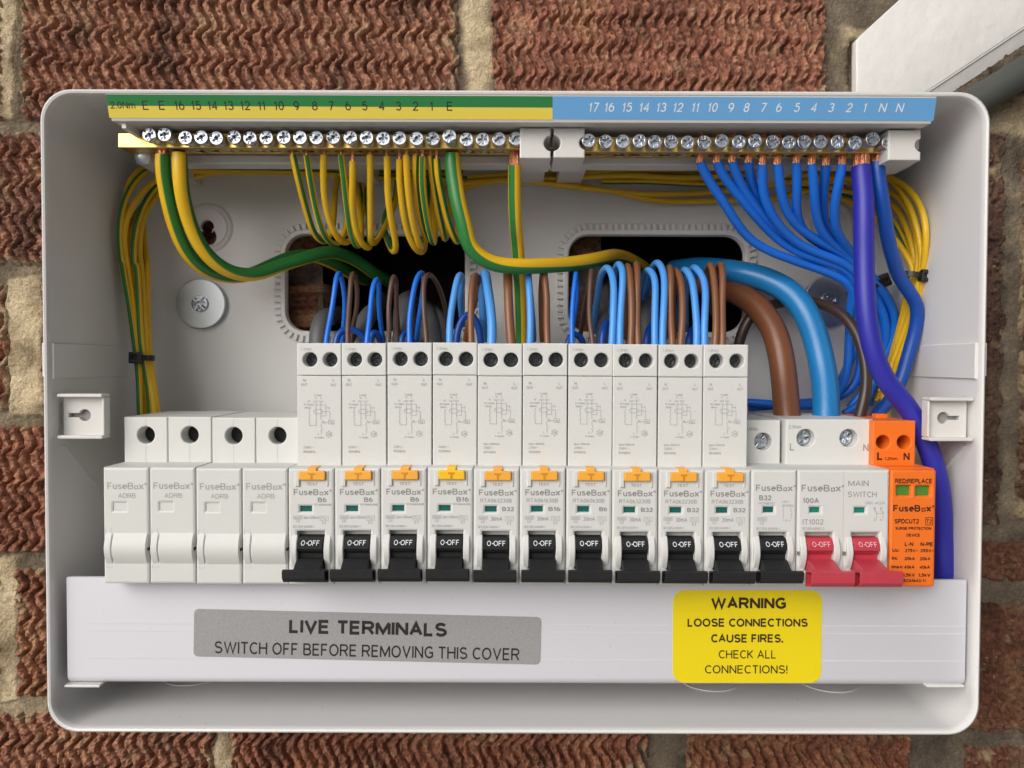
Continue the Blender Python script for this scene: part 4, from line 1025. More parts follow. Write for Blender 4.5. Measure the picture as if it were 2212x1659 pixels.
def make_rcbo():
    x0, x1 = mx(8), mx(9)
    t = thing('trip_breaker', ((x0 + x1) / 2, 335, zFB), 'x', 'circuit breaker', 'white breakers with orange test buttons')
    w_ = rq('G5', 932, 1624, 1006, 1660, DF)
    cx = (x0 + x1) / 2 - 0.15
    op = rect(cx - 5.2, Q('G8', 1000, 372, DF).z, cx + 5.2, Q('G8', 1000, 128, DF).z)
    tq = rect(cx - 5.9, Q('G5', 0, 1494, DF).z, cx + 6.6, zFT - 0.95)
    housing(t, x0, x1, [w_], [op]); window(t, w_, M_TEAL, DF + 1.1)
    mb = MB(); mb.box(cx - 5.1, cx + 5.1, 299.5, 301, Q('G8', 1000, 372, DF).z, Q('G8', 1000, 120, DF).z); part('toggle_well', mb, M_MOD, t)
    mb = MB(); cheek(mb, 'G8', 875, 914, 158, 366, DF, 2.0); cheek(mb, 'G8', 1090, 1131, 158, 360, DF, 2.0); part('toggle_guard', mb, M_MOD, t, 24)
    toggle(t, cx, M_BLACK, M_WHITEP)
    mb = MB(); fr = Q('G5', 905, 1392, DF); fl = Q('G5', 1120, 1494, DF)         # bracket round the test button
    mb.plate(rect(fr.x, fl.z, fr.x + 1.6, fr.z), (), DF - 0.9, DF + 1, 0.25, steps=1); mb.plate(rect(fl.x - 1.0, fl.z, fl.x - 0.2, fr.z), (), DF - 0.35, DF + 1, 0.2, steps=1)
    part('button_bracket', mb, M_MOD, t)
    mb = MB(); a, b = Q('G5', 930, 1455, DF - 1.4), Q('G5', 1100, 1396, DF - 1.4); n0, n1 = Q('G5', 984, 1396, DF - .5), Q('G5', 1042, 1368, DF - .2)
    mb.plate(rrect(a.x, a.z, b.x, b.z, 0.35, 3), (), DF - 1.5, DF + 0.5, 0.35); mb.plate(rect(n0.x, b.z - 0.6, n1.x, zFT - 0.1), (), DF - 0.9, DF + 0.5, 0.25)
    mb.plate(rect(n0.x, zFT - 0.6, n1.x, zFT + 0.3), (), DF - 0.6, DF + 7, 0.2)
    part('test_button', mb, M_TBTN, t, 20)
    mb = MB(); c = Q('G5', 1013, 1428, DF - 1.5); k = mmpr('G5', DF)
    for x_0, x_1, z_0, z_1 in ((-21, 21, 8, 20), (-7, 7, -22, 8)): mb.box(c.x + x_0 * k, c.x + x_1 * k, DF - 1.62, DF - 1.4, c.z + z_0 * k, c.z + z_1 * k, 0.08)
    part('button_letter', mb, mat('test_letter', (0.62, 0.25, 0.02), 0.45), t)
    h1, h2 = Q('G5', 968, 673, DR), Q('G5', 1099, 677, DR)
    terminal(t, x0 + UX, x1 + UX, zRT, zRG, DR, [(h1.x, h1.z), (h2.x, h1.z)], 2.85, depth=9)
    mb = MB(); mb.plate(rect(x0 + UX + GAP + 0.08, zFT - 3, x1 + UX - GAP - 0.08, zRG - 0.18), (), DR + 0.12, DBK - 4, 0.3); part('upper_body', mb, M_MOD, t)
    for h in (h1, h2):
        mb = MB(); pz_head(mb, (h.x, h1.z), 2.6, DR + 5.5, 1.3, random.uniform(0, 1.5), 0.2); part('terminal_screw', mb, M_STEELD, t)
    return t
rcbo0 = make_rcbo()
spec = [(1, 'B6', 'RTA060630B'), (1, 'B6', 'RTA060630B'), (1, 'B6', 'RTA060630B'), (1, 'B16', 'RTA061630B'), (2, 'B32', 'RTA063230B'), (2, 'B16', 'RTA061630B'), (2, 'B6', 'RTA060630B'), (2, 'B32', 'RTA063230B'), (2, 'B32', 'RTA063230B'), (2, 'B32', 'RTA063230B')]
WHICH = ['leftmost, next to the blank modules', 'second of the ten from the left', 'third of the ten from the left', 'with a brighter yellow test button, fourth of the ten', 'fifth of the ten, below the thickest brown wire',
         'sixth of the ten from the left', 'seventh of the ten from the left', 'eighth of the ten from the left', 'ninth of the ten, one before the last', 'last of the ten, beside the thick tails']
pm = {}
for s in (1, 2): pm[s] = rcbo_print_upper(s).mesh('lettering', M_LGREYP, org(rcbo0))
for i in [0, 1, 2, 3, 5, 6, 7, 8, 9, 4]:
    style, rating, model = spec[i]
    t = copy_tree(rcbo0, off=Vector((PITCHM * (i - 4), [0, .2, -.15, .1, 0, -.2, .15, -.1, .2, 0][i], [0, .1, .35, .4, 0, .25, .15, 0, -.1, -.05][i] - 0.1))) if i != 4 else rcbo0
    t.rotation_euler.y = random.uniform(-.0025, .0025)
    t['label'] = f'white {rating} breaker with orange test button, ' + WHICH[i] if i != 3 else 'white B16 breaker with a brighter yellow test button, fourth of the ten'
    if (style, rating) not in pm: pm[(style, rating)] = rcbo_print_front(style, rating, model).mesh('lettering', M_GREYP, org(rcbo0))
    for me in (pm[style], pm[(style, rating)]):
        o = bpy.data.objects.new('lettering', me); COL.objects.link(o); o.parent = t
    if i == 3:
        for ch in t.children:
            if ch.name.startswith('test_button'):
                ch.data = ch.data.copy(); ch.data.materials[0] = M_TYEL; ch['label'] = 'bright yellow test button'

# ---- the single breaker, the double main switch
def pole_front(t, x0, x1, m, mp, big=0.0, win=None, pin=None, pinm=None):
    cx = (x0 + x1) / 2 - 0.15
    mb = MB(); mb.box(cx - 5.1, cx + 5.1, 299.5, 301, Q('G8', 1000, 372, DF).z, Q('G8', 1000, 120, DF).z); part('toggle_well', mb, M_MOD, t)
    k = cx - Q('G8', 1003, 300, DF - 3).x
    mb = MB(); cheek(mb, 'G8', 875, 914, 158, 366, DF, 2.0); cheek(mb, 'G8', 1090, 1131, 158, 360, DF, 2.0); mb.shift(Vector((k, 0, 0))); part('toggle_guard', mb, M_MOD, t, 24)
    toggle(t, cx, m, mp, big)
def opening_at(x0, x1):
    cx = (x0 + x1) / 2 - 0.15; return rect(cx - 5.2, Q('G8', 1000, 372, DF).z, cx + 5.2, Q('G8', 1000, 128, DF).z)
x0, x1 = mx(14), mx(15)
t = thing('single_breaker', ((x0 + x1) / 2, 335, zFB), 'white single breaker without test button, left of the two red toggles', 'circuit breaker')
w_ = rq('G6', 525, 1628, 592, 1664, DF)
housing(t, x0, x1, [w_], [opening_at(x0, x1)]); window(t, w_, M_TEAL, DF + 1.1); pole_front(t, x0, x1, M_BLACK, M_WHITEP)
c = Q('G6', 522, 1203, DT + 2.8); terminal(t, x0 + 0.9, x1 + 0.1, zTT - 0.6, zFT - 4, DT + 2.8, [(c.x, c.z)], 3.6, depth=10)
mb = MB(); pz_head(mb, (c.x, c.z), 3.3, DT + 7.5, 1.6, 0.1, 0.3); part('terminal_screw', mb, M_ZINC, t)
mb = MB(); T(mb, 'G6', '2.5Nm', 447, 1122, 20, DT + 2.8, 80); part('lettering', mb, M_GREYP, t)
mb = MB(); FB(mb, 'G6', 474, 734, 1503, 42, DF, 0.012); T(mb, 'G6', 'B32', 535, 1567, 34, DF, 80, 0.03); T(mb, 'G6', 'MT06B321', 543, 1602, 15, DF, 102); T(mb, 'G6', '230V~', 668, 1592, 13, DF, 50); T(mb, 'G6', '50/60Hz', 683, 1617, 14, DF, 75)
T(mb, 'G9', '6000', 514, 46, 13, DF, 46); T(mb, 'G9', '3', 515, 68, 13, DF, 8); T(mb, 'G9', 'IEC/EN 60898-1', 553, 107, 15, DF, 150)
for ps in ([(485, 36), (545, 36), (545, 57), (485, 57), (485, 36)], [(503, 57), (503, 79), (525, 79), (525, 57)], [(652, -40), (652, 40)], [(650, 48), (656, 58)], [(700, -45), (700, -10), (708, 0), (708, 14), (700, 20), (708, 34), (700, 44)]): L(mb, 'G9', ps, 2.0, DF)
T(mb, 'G9', 'O', 670, 55, 12, DF, 13, 0.01); T(mb, 'G9', 'I', 690, 55, 12, DF, 4)
part('lettering', mb, M_GREYP, t)

x0, x1, x2 = mx(15), mx(16), mx(17)
t = thing('main_switch', (x1, 335, zFB), 'white double main switch with two red toggles set to off', 'main switch')
w1, w2 = rq('G6', 826, 1630, 892, 1664, DF), rq('G6', 1117, 1632, 1186, 1666, DF)
housing(t, x0, x2, [w1, w2], [opening_at(x0, x1), opening_at(x1, x2)])
for q in (w1, w2): window(t, q, mat('window_sea_green', (0.006, 0.2, 0.14), 0.25), DF + 1.1)
pole_front(t, x0, x1, M_RED, M_PINKP, 2.6); pole_front(t, x1, x2, M_RED, M_PINKP, 2.6)
mb = MB(); mb.ribbon([(x1, zFT - 0.5), (x1, zFB + 0.5)], 0.1, DF - EPS)
part('pole_joint', mb, M_LGREYP, t)
mb = MB()
for px in (757, 1050): q = rq('G9', px - 10, 258, px + 12, 282, DF - 0.6); mb.box(q[0][0], q[2][0], DF - 0.4, DF + 2, q[0][1], q[2][1])
part('link_pin', mb, mat('pin_grey', (0.16, 0.16, 0.16), 0.5), t)
h1, h2 = Q('G6', 803, 1181, DT - 1), Q('G6', 1082, 1187, DT - 1)
terminal(t, xc(1696.5, 960, DT), xc(1885, 960, DT), zTT, zFT - 4, DT - 0.4, [(h1.x, h1.z), (h2.x, h1.z)], 3.65, depth=10)
for h in (h1, h2): mb = MB(); pz_head(mb, (h.x, h1.z), 3.35, DT + 4, 1.6, random.uniform(0, 1.5), 0.3); part('terminal_screw', mb, M_ZINC, t)
mb = MB(); T(mb, 'G6', '2.5Nm', 727, 1107, 22, DT - .4, 82); T(mb, 'G6', 'L', 708, 1237, 48, DT - .4, 28, 0.01); T(mb, 'G6', 'N', 1187, 1242, 48, DT - .4, 34, 0.01); part('lettering', mb, M_GREYP, t)
mb = MB(); FB(mb, 'G6', 770, 1047, 1504, 44, DF, 0.012); T(mb, 'G6', '100A', 831, 1585, 35, DF, 106, 0.03); T(mb, 'G6', 'MAIN', 1139, 1473, 37, DF, 132); T(mb, 'G6', 'SWITCH', 1164, 1545, 37, DF, 186); T(mb, 'G6', '230V~ AC22A', 1246, 1600, 17, DF, 130)
T(mb, 'G9', 'IT1002', 845, 64, 35, DF, 134); T(mb, 'G9', 'IEC/EN 60947-3', 847, 107, 16, DF, 140)
for dx in (0, 43):
    for ps in ([(1250 + dx, -30), (1250 + dx, -14)], [(1240 + dx, -28), (1240 + dx, -12)], [(1245 + dx, -8), (1260 + dx, 4)], [(1256 + dx, 8), (1256 + dx, 56)], [(1244 + dx, -10), (1256 + dx, 8)]): L(mb, 'G9', ps, 2.2, DF)
L(mb, 'G9', [(1258, 10), (1300, 10)], 2.2, DF); T(mb, 'G9', '2', 1241, 50, 18, DF, 11); T(mb, 'G9', '4', 1283, 50, 18, DF, 11); T(mb, 'G6', '1', 1242, 1636, 17, DF, 5); T(mb, 'G6', '3', 1283, 1636, 17, DF, 10)
part('lettering', mb, M_GREYP, t)

# ---- surge protector
x0, x1 = mx(17), mx(18)
t = thing('surge_protector', ((x0 + x1) / 2, 335, zFB), 'bright orange surge protection module with black lettering at the right end of the row', 'surge protector')
w1, w2 = [rrect(q[0][0], q[0][1], q[2][0], q[2][1], 0.45, 3) for q in (rq('G6', 1387, 1488, 1478, 1553, DF), rq('G6', 1511, 1490, 1604, 1555, DF))]
zSB = zc(2000, 1270, DF)
mb = MB(); mb.plate(rrect(x0 + GAP, zFB - 0.25, x1 - GAP + 0.1, zFT + 0.1, 0.8, 3), [w1, w2], DF - 0.2, DBK - 6, 0.9, steps=2)
mb.plate(rect(x0 + GAP + .3, zFT - 1.2, x1 - GAP - .3, zFT + 0.4), (), DF + 4, DT + 2)
part('housing', mb, M_ORANGE, t, 20)
mb = MB()
for k in range(22): mb.box(x1 - 0.5, x1 - 0.1, DF + 1.5 + k * 0.95, DF + 2.0 + k * 0.95, zFT - 0.2, zFT + 0.45); mb.box(x0 + 0.4, x0 + 0.8, DF + 1.5 + k * 0.95, DF + 2.0 + k * 0.95, zFT - 0.2, zFT + 0.45)
part('grip_ribs', mb, M_ORANGE, t)['kind'] = 'stuff'
for q in (w1, w2): window(t, q, M_WGREEN, DF + 1.2)
h1, h2 = Q('G6', 1300, 1206, DT - 4), Q('G6', 1435, 1209, DT - 4); zt = zc(1930, 909, DT - 4)
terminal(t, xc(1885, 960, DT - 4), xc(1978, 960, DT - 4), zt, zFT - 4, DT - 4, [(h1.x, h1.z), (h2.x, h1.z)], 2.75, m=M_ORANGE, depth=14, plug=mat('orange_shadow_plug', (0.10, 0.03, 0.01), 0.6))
mb = MB(); mb.box(xc(1885, 960, DT) + 8, xc(1885, 960, DT) + 13, DT + 14, DT + 18, zt - 1, zt + 1.6, 0.3); part('release_tab', mb, M_ORANGE, t)
for h in (h1, h2): mb = MB(); pz_head(mb, (h.x - 0.2, h1.z), 2.5, DT + 6, 1.3, 0.5, 0.2); part('terminal_screw', mb, M_STEELD, t)
mb = MB(); T(mb, 'G6', 'L', 1277, 1296, 54, DT - 4, 34, 0.03); T(mb, 'G6', '1.2Nm', 1350, 1313, 20, DT - 4, 84, 0.02); T(mb, 'G6', 'N', 1451, 1299, 54, DT - 4, 40, 0.03); part('lettering', mb, M_BROWNP, t)
mb = MB(); S = DF - 0.2; bt = lambda r, s, x, y, cap, w, b=0.036: T(mb, r, s, x, y, cap, S, w, b)
bt('G6', 'RED:REPLACE', 1496, 1458, 30, 238, 0.03); FB(mb, 'G6', 1364, 1632, 1635, 44, S, 0.025)
bt('G9', 'SPDCUT2', 1452, 60, 31, 158, 0.03); bt('G9', 'T2', 1597, 61, 29, 34, 0.02); L(mb, 'G9', [(1575, 37), (1620, 37), (1620, 84), (1575, 84), (1575, 37)], 4, S)
bt('G9', 'SURGE PROTECTION', 1495, 106, 19, 234); bt('G9', 'DEVICE', 1493, 150, 20, 86); bt('G9', 'L-N', 1467, 208, 27, 56); bt('G9', 'N-PE', 1580, 209, 27, 80)
for s, x, y, w_ in (('Uc:', 1380, 248, 44), ('275V~', 1481, 250, 86), ('255V~', 1582, 250, 88), ('In:', 1373, 299, 34), ('20kA', 1470, 302, 70), ('20kA', 1570, 303, 70), ('Imax:', 1390, 355, 74), ('40kA', 1468, 357, 70), ('40kA', 1568, 358, 70), ('Up:', 1378, 408, 40), ('1.5kV', 1467, 408, 78), ('1.5kV', 1567, 409, 78)): bt('G9', s, x, y, 22, w_)
bt('G9', 'IEC61643-11', 1500, 445, 20, 148); part('lettering', mb, M_BROWNP, t)

# ================================================================== the cover strip below the breakers
DCV = 304.5
ca_, cb_ = P(144, 1360, DCV), P(2087, 1362, DCV); zt, zb = zc(1106, 1250, DCV), zc(1106, 1481, DCV)
cov = thing('terminal_cover', ((ca_.x + cb_.x) / 2, DCV + 10, zb), 'long plain white plastic cover strip below the breakers carrying two stickers', 'cover strip')
n = 8; r_ = 3.5; o = [(DCV + 1.7, zt), (DCV, zt)]
for i in range(n + 1): a = R(90 * i / n); o.append((DCV + r_ - r_ * math.cos(a), zb + r_ - r_ * math.sin(a)))
o += [(DCV + 46, zb), (DCV + 46, zb + 1.7)]
for i in range(n + 1): a = R(90 - 90 * i / n); rr = r_ - 1.7; o.append((DCV + r_ - rr * math.cos(a), zb + r_ - rr * math.sin(a)))
mb = MB(); mb.plate(o, (), ca_.x, cb_.x, 0.35, axis='x', both=True); part('strip', mb, M_COVER, cov, 30)
mb = MB()
for y_ in (1350, 1366, 1425): mb.plate(rect(ca_.x + 9, zc(1106, y_ + 1.5, DCV), cb_.x - 1, zc(1106, y_ - 1.5, DCV)), (), DCV - 0.035, DCV + 0.3, 0.03, steps=1)
part('moulded_line', mb, M_COVER, cov)
def sticker(name, corners, rad, m, D=DCV - 0.12):
    p = [P(x, y, D) for x, y in corners]; c = sum(p, Vector()) / 4
    xd = ((p[1] - p[0]) + (p[2] - p[3])).normalized(); ud = Vector((-xd.z, 0, xd.x)); W_ = ((p[1] - p[0]).length + (p[2] - p[3]).length) / 2; H_ = ((p[0] - p[3]).length + (p[1] - p[2]).length) / 2
    mb = MB(); mb.plate([((c + xd * a + ud * b).x, (c + xd * a + ud * b).z) for a, b in rrect(-W_ / 2, -H_ / 2, W_ / 2, H_ / 2, rad, 6)], (), D, DCV - 0.005, 0.03, steps=1)
    return part(name, mb, m, cov), xd, ud, D
def stxt(mb, st, s, px, py, cap, w_, bold=0.0):
    _, xd, ud, D = st; k = D / F; text(mb, s, P(px, py, D - 0.05), cap * k, w_ * k, bold, xd=xd, ud=ud)
st = sticker('silver_label', ((420, 1315), (1170, 1333), (1167, 1436), (417, 1418)), 1.9, M_SILVER)
mb = MB(); stxt(mb, st, 'LIVE TERMINALS', 795, 1356.5, 31, 344, 0.03); stxt(mb, st, 'SWITCH OFF BEFORE REMOVING THIS COVER', 793, 1406, 27, 664, 0.004); part('lettering', mb, M_BLACKP, st[0])
st = sticker('warning_label', ((1456, 1274.5), (1778, 1275.5), (1772, 1475), (1451, 1475.5)), 4.6, M_WARN)
mb = MB(); stxt(mb, st, 'WARNING', 1617, 1303, 25.5, 163, 0.03); stxt(mb, st, 'LOOSE CONNECTIONS', 1615, 1345, 18.6, 262, 0.025); stxt(mb, st, 'CAUSE FIRES.', 1614, 1379, 18.6, 157, 0.025); stxt(mb, st, 'CHECK ALL', 1614, 1413.5, 18.6, 124, 0.004); stxt(mb, st, 'CONNECTIONS!', 1612, 1446, 18.6, 180, 0.004); part('lettering', mb, M_BROWNP, st[0])

# ================================================================== cables
DS = 321.5                                            # where wires leave the bars
# ---- earth wires of the circuits: thin loops under the left bar
EW = 'thin green and yellow wires looping under the brass bar'
def ew(i, pts, cop=3.0, ph=0.9, gw=0.30, tw=0.0, r=1.44):
    side = ('leftmost' if i == 0 else 'rightmost' if i == 12 else ORD[i] + ' from the left')
    num = ['nine', 'eight', 'seven', 'six', 'five in front', 'five', 'four', 'three in front', 'three', 'two', 'two behind', 'one', 'one behind'][i]
    cable('earth_wire', [('R2', *p) for p in pts], r, M_GY, f'thin green and yellow looped wire, {side} under the brass bar', 'earth wire', EW, cop, ph, gw, tw)
ew(0, [(200, 20, DS), (235, 200, 324), (290, 430, 330), (350, 640, 337), (420, 840, 345), (495, 945, 352), (570, 965, 358), (625, 900, 364), (650, 700, 370), (655, 420, 376), (690, 250, 379)], ph=-0.9, gw=.2)
ew(1, [(352, 25, DS), (385, 250, 325), (430, 480, 331), (490, 720, 338), (555, 900, 345), (630, 990, 351), (700, 985, 358), (760, 850, 366), (800, 640, 373), (790, 330, 379)], ph=-0.25, gw=.2)
ew(2, [(537, 20, DS), (535, 200, 325), (548, 430, 330), (580, 640, 336), (640, 830, 342), (715, 960, 348), (790, 985, 355), (860, 880, 364), (930, 720, 372), (960, 420, 378), (900, 250, 380)], ph=2.6)
ew(3, [(728, 18, DS), (748, 250, 325), (782, 520, 331), (815, 740, 337), (850, 900, 343), (900, 1020, 348), (945, 990, 354), (950, 780, 362), (905, 520, 370), (870, 300, 378)], ph=0.1, gw=.22)
ew(4, [(852, 92, DS), (855, 300, 325), (858, 520, 330), (872, 700, 336), (910, 880, 342), (970, 1010, 347), (1035, 1045, 352), (1035, 900, 360), (1020, 700, 370), (1000, 400, 379)], cop=16, ph=2.5)
ew(5, [(1040, 18, DS), (1045, 200, 325), (1050, 450, 331), (1058, 700, 338), (1062, 900, 344), (1055, 985, 349), (1090, 985, 354), (1160, 880, 360), (1230, 740, 367), (1310, 550, 374), (1330, 300, 380)], ph=1.9)
ew(6, [(1225, 38, DS), (1235, 250, 325), (1250, 500, 330), (1285, 750, 337), (1320, 930, 344), (1330, 1060, 349), (1290, 1080, 354), (1225, 960, 360), (1180, 800, 366), (1225, 640, 373), (1310, 520, 379)], cop=7, ph=2.7)
ew(7, [(1365, 70, DS), (1360, 280, 325), (1375, 520, 330), (1410, 760, 337), (1465, 940, 344), (1540, 1070, 349), (1600, 1095, 354), (1640, 1000, 361), (1650, 750, 370), (1640, 400, 379)], cop=12, ph=2.7)
ew(8, [(1435, 28, DS - 1.5), (1442, 250, 323), (1470, 520, 328), (1515, 760, 335), (1565, 930, 342), (1605, 1040, 348), (1635, 1010, 354), (1660, 800, 363), (1690, 500, 374), (1680, 250, 380)], ph=2.6)
ew(9, [(1540, 25, DS), (1535, 280, 326), (1548, 540, 333), (1580, 750, 340), (1630, 900, 347), (1665, 960, 352), (1705, 860, 360), (1740, 600, 370), (1760, 350, 379)], ph=-1.1, gw=.22)
ew(10, [(1615, 40, DS - 1.5), (1618, 280, 323), (1635, 540, 328), (1665, 760, 334), (1700, 920, 340), (1722, 1000, 345), (1735, 930, 352), (1740, 760, 362), (1780, 560, 372), (1850, 380, 379)], ph=0.15, gw=.2)
ew(11, [(1703, 32, DS), (1712, 250, 326), (1745, 500, 333), (1795, 730, 340), (1840, 880, 346), (1858, 965, 350), (1880, 930, 355), (1900, 740, 364), (1930, 500, 376)], cop=4, ph=-0.9, gw=.22)
ew(12, [(1770, 65, DS - 1), (1785, 280, 324), (1820, 500, 330), (1870, 720, 337), (1930, 880, 343), (1980, 975, 348), (1998, 930, 354), (2000, 700, 366), (2010, 450, 378)], cop=8, ph=-1.0, gw=.22)
# the big earths
cable('earth_cable', [('R1', 697, 22, DS), ('R1', 702, 250, 323), ('R1', 740, 560, 326), ('R1', 820, 880, 331), ('R1', 950, 1180, 337), ('R1', 1140, 1400, 344), ('R1', 1400, 1520, 352), ('R1', 1700, 1540, 361), ('R1', 2000, 1440, 370), ('R2', 150, 1165, 377), ('R2', 380, 1120, 383), ('R2', 620, 1190, 392), ('R2', 830, 1310, 404), ('R2', 1000, 1400, 418)], 3.05, M_GY,
      'thick green and yellow earth cable, leftmost, entering the left opening behind its twin', 'earth cable', 'thick green and yellow earth cables', 4, -1.5, .45, 0.0, 18)
cable('earth_cable', [('R1', 905, 10, DS), ('R1', 912, 250, 322), ('R1', 940, 520, 324), ('R1', 1010, 800, 328), ('R1', 1130, 1080, 333), ('R1', 1310, 1320, 339), ('R1', 1550, 1480, 346), ('R1', 1820, 1520, 353), ('R1', 2120, 1430, 361), ('R2', 300, 1170, 368), ('R2', 640, 1080, 378), ('R2', 900, 1170, 390), ('R2', 1130, 1350, 402), ('R2', 1290, 1440, 414)], 3.1, M_GY,
      'thick green and yellow earth cable lying in front of its twin, second from the left', 'earth cable', 'thick green and yellow earth cables', None, -3.14, .56, 0.0150, 18)
cable('earth_cable', [('R2', 1933, 20, DS), ('R2', 1945, 250, 321), ('R2', 1990, 560, 321), ('R2', 2080, 860, 322), ('R4', 205, 55, 323), ('R4', 330, 170, 324), ('R4', 500, 258, 326), ('R4', 740, 312, 329), ('R4', 1020, 326, 334), ('R4', 1320, 300, 341), ('R4', 1600, 250, 350), ('R4', 1880, 207, 363), ('R5', 480, 192, 378), ('R5', 650, 225, 392), ('R5', 780, 300, 406), ('R5', 850, 400, 420)], lambda s: 3.35, M_GY,
      'thickest green and yellow earth cable, curving across the middle to the right opening', 'earth cable', 'thick green and yellow earth cables', None, 0.42, .32, 0.0070, 18)
cable('earth_cable', [('G2', 1123, 1068, DS + 1), ('G2', 1128, 1250, 326), ('G2', 1132, 1480, 331), ('R4', 812, 0, 336), ('R4', 822, 300, 341), ('R4', 838, 700, 346), ('R4', 848, 1100, 350), ('R4', 850, 1400, 352), ('R4', 850, 1700, 354)], 2.75, M_GY,
      'straight green and yellow cable hanging vertically beside the end block', 'earth cable', 'thick green and yellow earth cables', 11, 0.55, .18, 0.0, 16)

# ---- the bundles of earth wires round the edge of the box
BL = 'green and yellow wires tied in the left bundle'
def gyb(name_pts, lab, grp, ph, r=1.4, tw=0.004): cable('earth_wire', name_pts, r, M_GY, lab, 'earth wire', grp, None, ph, .21, tw, 12, 3.0)
top = [(1100, 0), ]
gyb([('O', 1080, 392, 379), ('O', 760, 378, 379), ('R1', 1700, 225, 376), ('R1', 1000, 215, 372), ('R1', 620, 190, 366), ('R1', 410, 320, 358), ('R1', 230, 580, 350), ('R1', 150, 860, 346), ('R1', 140, 1080, 346), ('R1', 185, 1400, 347), ('G4', 780, 0, 348), ('G4', 835, 300, 349), ('G4', 882, 600, 350), ('G4', 905, 760, 350), ('G4', 905, 1040, 348), ('G4', 905, 1200, 350)], 'outermost green and yellow wire of the left bundle', BL, 0.3)
gyb([('O', 900, 365, 381), ('O', 600, 362, 380), ('R1', 900, 170, 374), ('R1', 470, 170, 362), ('R1', 320, 330, 356), ('R1', 250, 560, 354), ('R1', 235, 900, 354), ('R1', 290, 1250, 354), ('R1', 330, 1550, 354), ('G4', 870, 300, 354), ('G4', 903, 600, 353), ('G4', 925, 760, 353), ('G4', 940, 1040, 352), ('G4', 942, 1200, 352)], 'green and yellow wire crossing behind the outermost one in the left bundle', BL, 2.2)
gyb([('O', 1000, 372, 381), ('O', 640, 372, 380), ('R1', 1250, 200, 377), ('R1', 760, 320, 370), ('R1', 600, 430, 364), ('R1', 460, 600, 358), ('R1', 370, 840, 354), ('R1', 340, 1100, 352), ('R1', 355, 1450, 351), ('G4', 885, 40, 351), ('G4', 905, 350, 351), ('G4', 922, 640, 350), ('G4', 945, 800, 350), ('G4', 975, 1040, 350), ('G4', 985, 1200, 350)], 'middle green and yellow wire of the left bundle', BL, 0.0)
gyb([('O', 900, 384, 381), ('R1', 1700, 240, 379), ('R1', 1150, 280, 377), ('R1', 760, 420, 372), ('R1', 600, 540, 366), ('R1', 490, 720, 360), ('R1', 425, 950, 357), ('R1', 405, 1250, 356), ('G4', 915, 40, 356), ('G4', 940, 350, 355), ('G4', 945, 640, 352), ('G4', 962, 800, 351), ('G4', 1005, 1040, 349), ('G4', 1015, 1200, 350)], 'inner green and yellow wire of the left bundle', BL, 1.2)
gyb([('R1', 260, 420, 372), ('R1', 265, 700, 368), ('R1', 270, 1000, 362), ('R1', 340, 1350, 360), ('G4', 880, 60, 360), ('G4', 930, 350, 358), ('G4', 962, 620, 354), ('G4', 945, 780, 355), ('G4', 920, 1040, 356), ('G4', 915, 1200, 356)], 'hidden straight green and yellow wire behind the left bundle', BL, 0.4)
gyb([('R1', 450, 700, 372), ('R1', 455, 950, 368), ('R1', 480, 1300, 364), ('G4', 955, 20, 361), ('G4', 965, 350, 358), ('G4', 963, 640, 353), ('G4', 985, 820, 352), ('G4', 1022, 1040, 351), ('G4', 1030, 1200, 352)], 'rightmost green and yellow wire of the left bundle', BL, 0.9)
gyb([('O', 820, 375, 380), ('R1', 1300, 240, 376), ('R1', 800, 260, 369), ('R1', 560, 400, 361), ('R1', 350, 640, 352), ('R1', 215, 930, 347), ('R1', 215, 1150, 348), ('R1', 265, 1450, 350), ('G4', 825, 60, 351), ('G4', 862, 350, 351), ('G4', 893, 640, 350), ('G4', 912, 780, 350), ('G4', 918, 1040, 349), ('G4', 920, 1200, 349)], 'green and yellow wire running just inside the outermost one in the left bundle', BL, 1.9, 1.3)
gyb([('R1', 900, 300, 378), ('R1', 640, 430, 371), ('R1', 480, 640, 364), ('R1', 300, 900, 358), ('R1', 265, 1150, 356), ('R1', 320, 1480, 355), ('G4', 860, 80, 355), ('G4', 892, 350, 354), ('G4', 915, 640, 353), ('G4', 935, 800, 352), ('G4', 958, 1040, 352), ('G4', 960, 1200, 352)], 'green and yellow wire twisting between two others in the left bundle', BL, 0.9, 1.3, 0.012)
BRT = 'green and yellow wires tied in the right bundle'
gyb([('O', 1010, 384, 378), ('O', 1300, 371, 379), ('O', 1700, 362, 378), ('O', 1860, 362, 372), ('R7', 930, 285, 362), ('R7', 1110, 370, 352), ('R7', 1290, 550, 344), ('R7', 1390, 780, 338), ('R7', 1425, 1000, 336), ('R7', 1405, 1250, 338), ('R7', 1370, 1480, 342), ('R8', 1725, 210, 343), ('R8', 1690, 420, 346), ('R8', 1560, 800, 350), ('R8', 1450, 1130, 354), ('R8', 1380, 1500, 356), ('R8', 1370, 1750, 356)], 'outermost green and yellow wire of the right bundle', BRT, 2.2)
gyb([('O', 1000, 396, 376), ('O', 1200, 383, 377), ('O', 1500, 382, 378), ('O', 1750, 378, 376), ('R7', 600, 330, 370), ('R7', 900, 300, 364), ('R7', 1040, 410, 356), ('R7', 1180, 600, 350), ('R7', 1290, 830, 344), ('R7', 1350, 1080, 341), ('R7', 1370, 1300, 341), ('R7', 1350, 1480, 343), ('R8', 1665, 220, 344), ('R8', 1620, 460, 348), ('R8', 1530, 760, 352), ('R8', 1430, 1050, 356), ('R8', 1330, 1350, 358), ('R8', 1330, 1750, 358)], 'second green and yellow wire from the outside of the right bundle', BRT, 2.8)
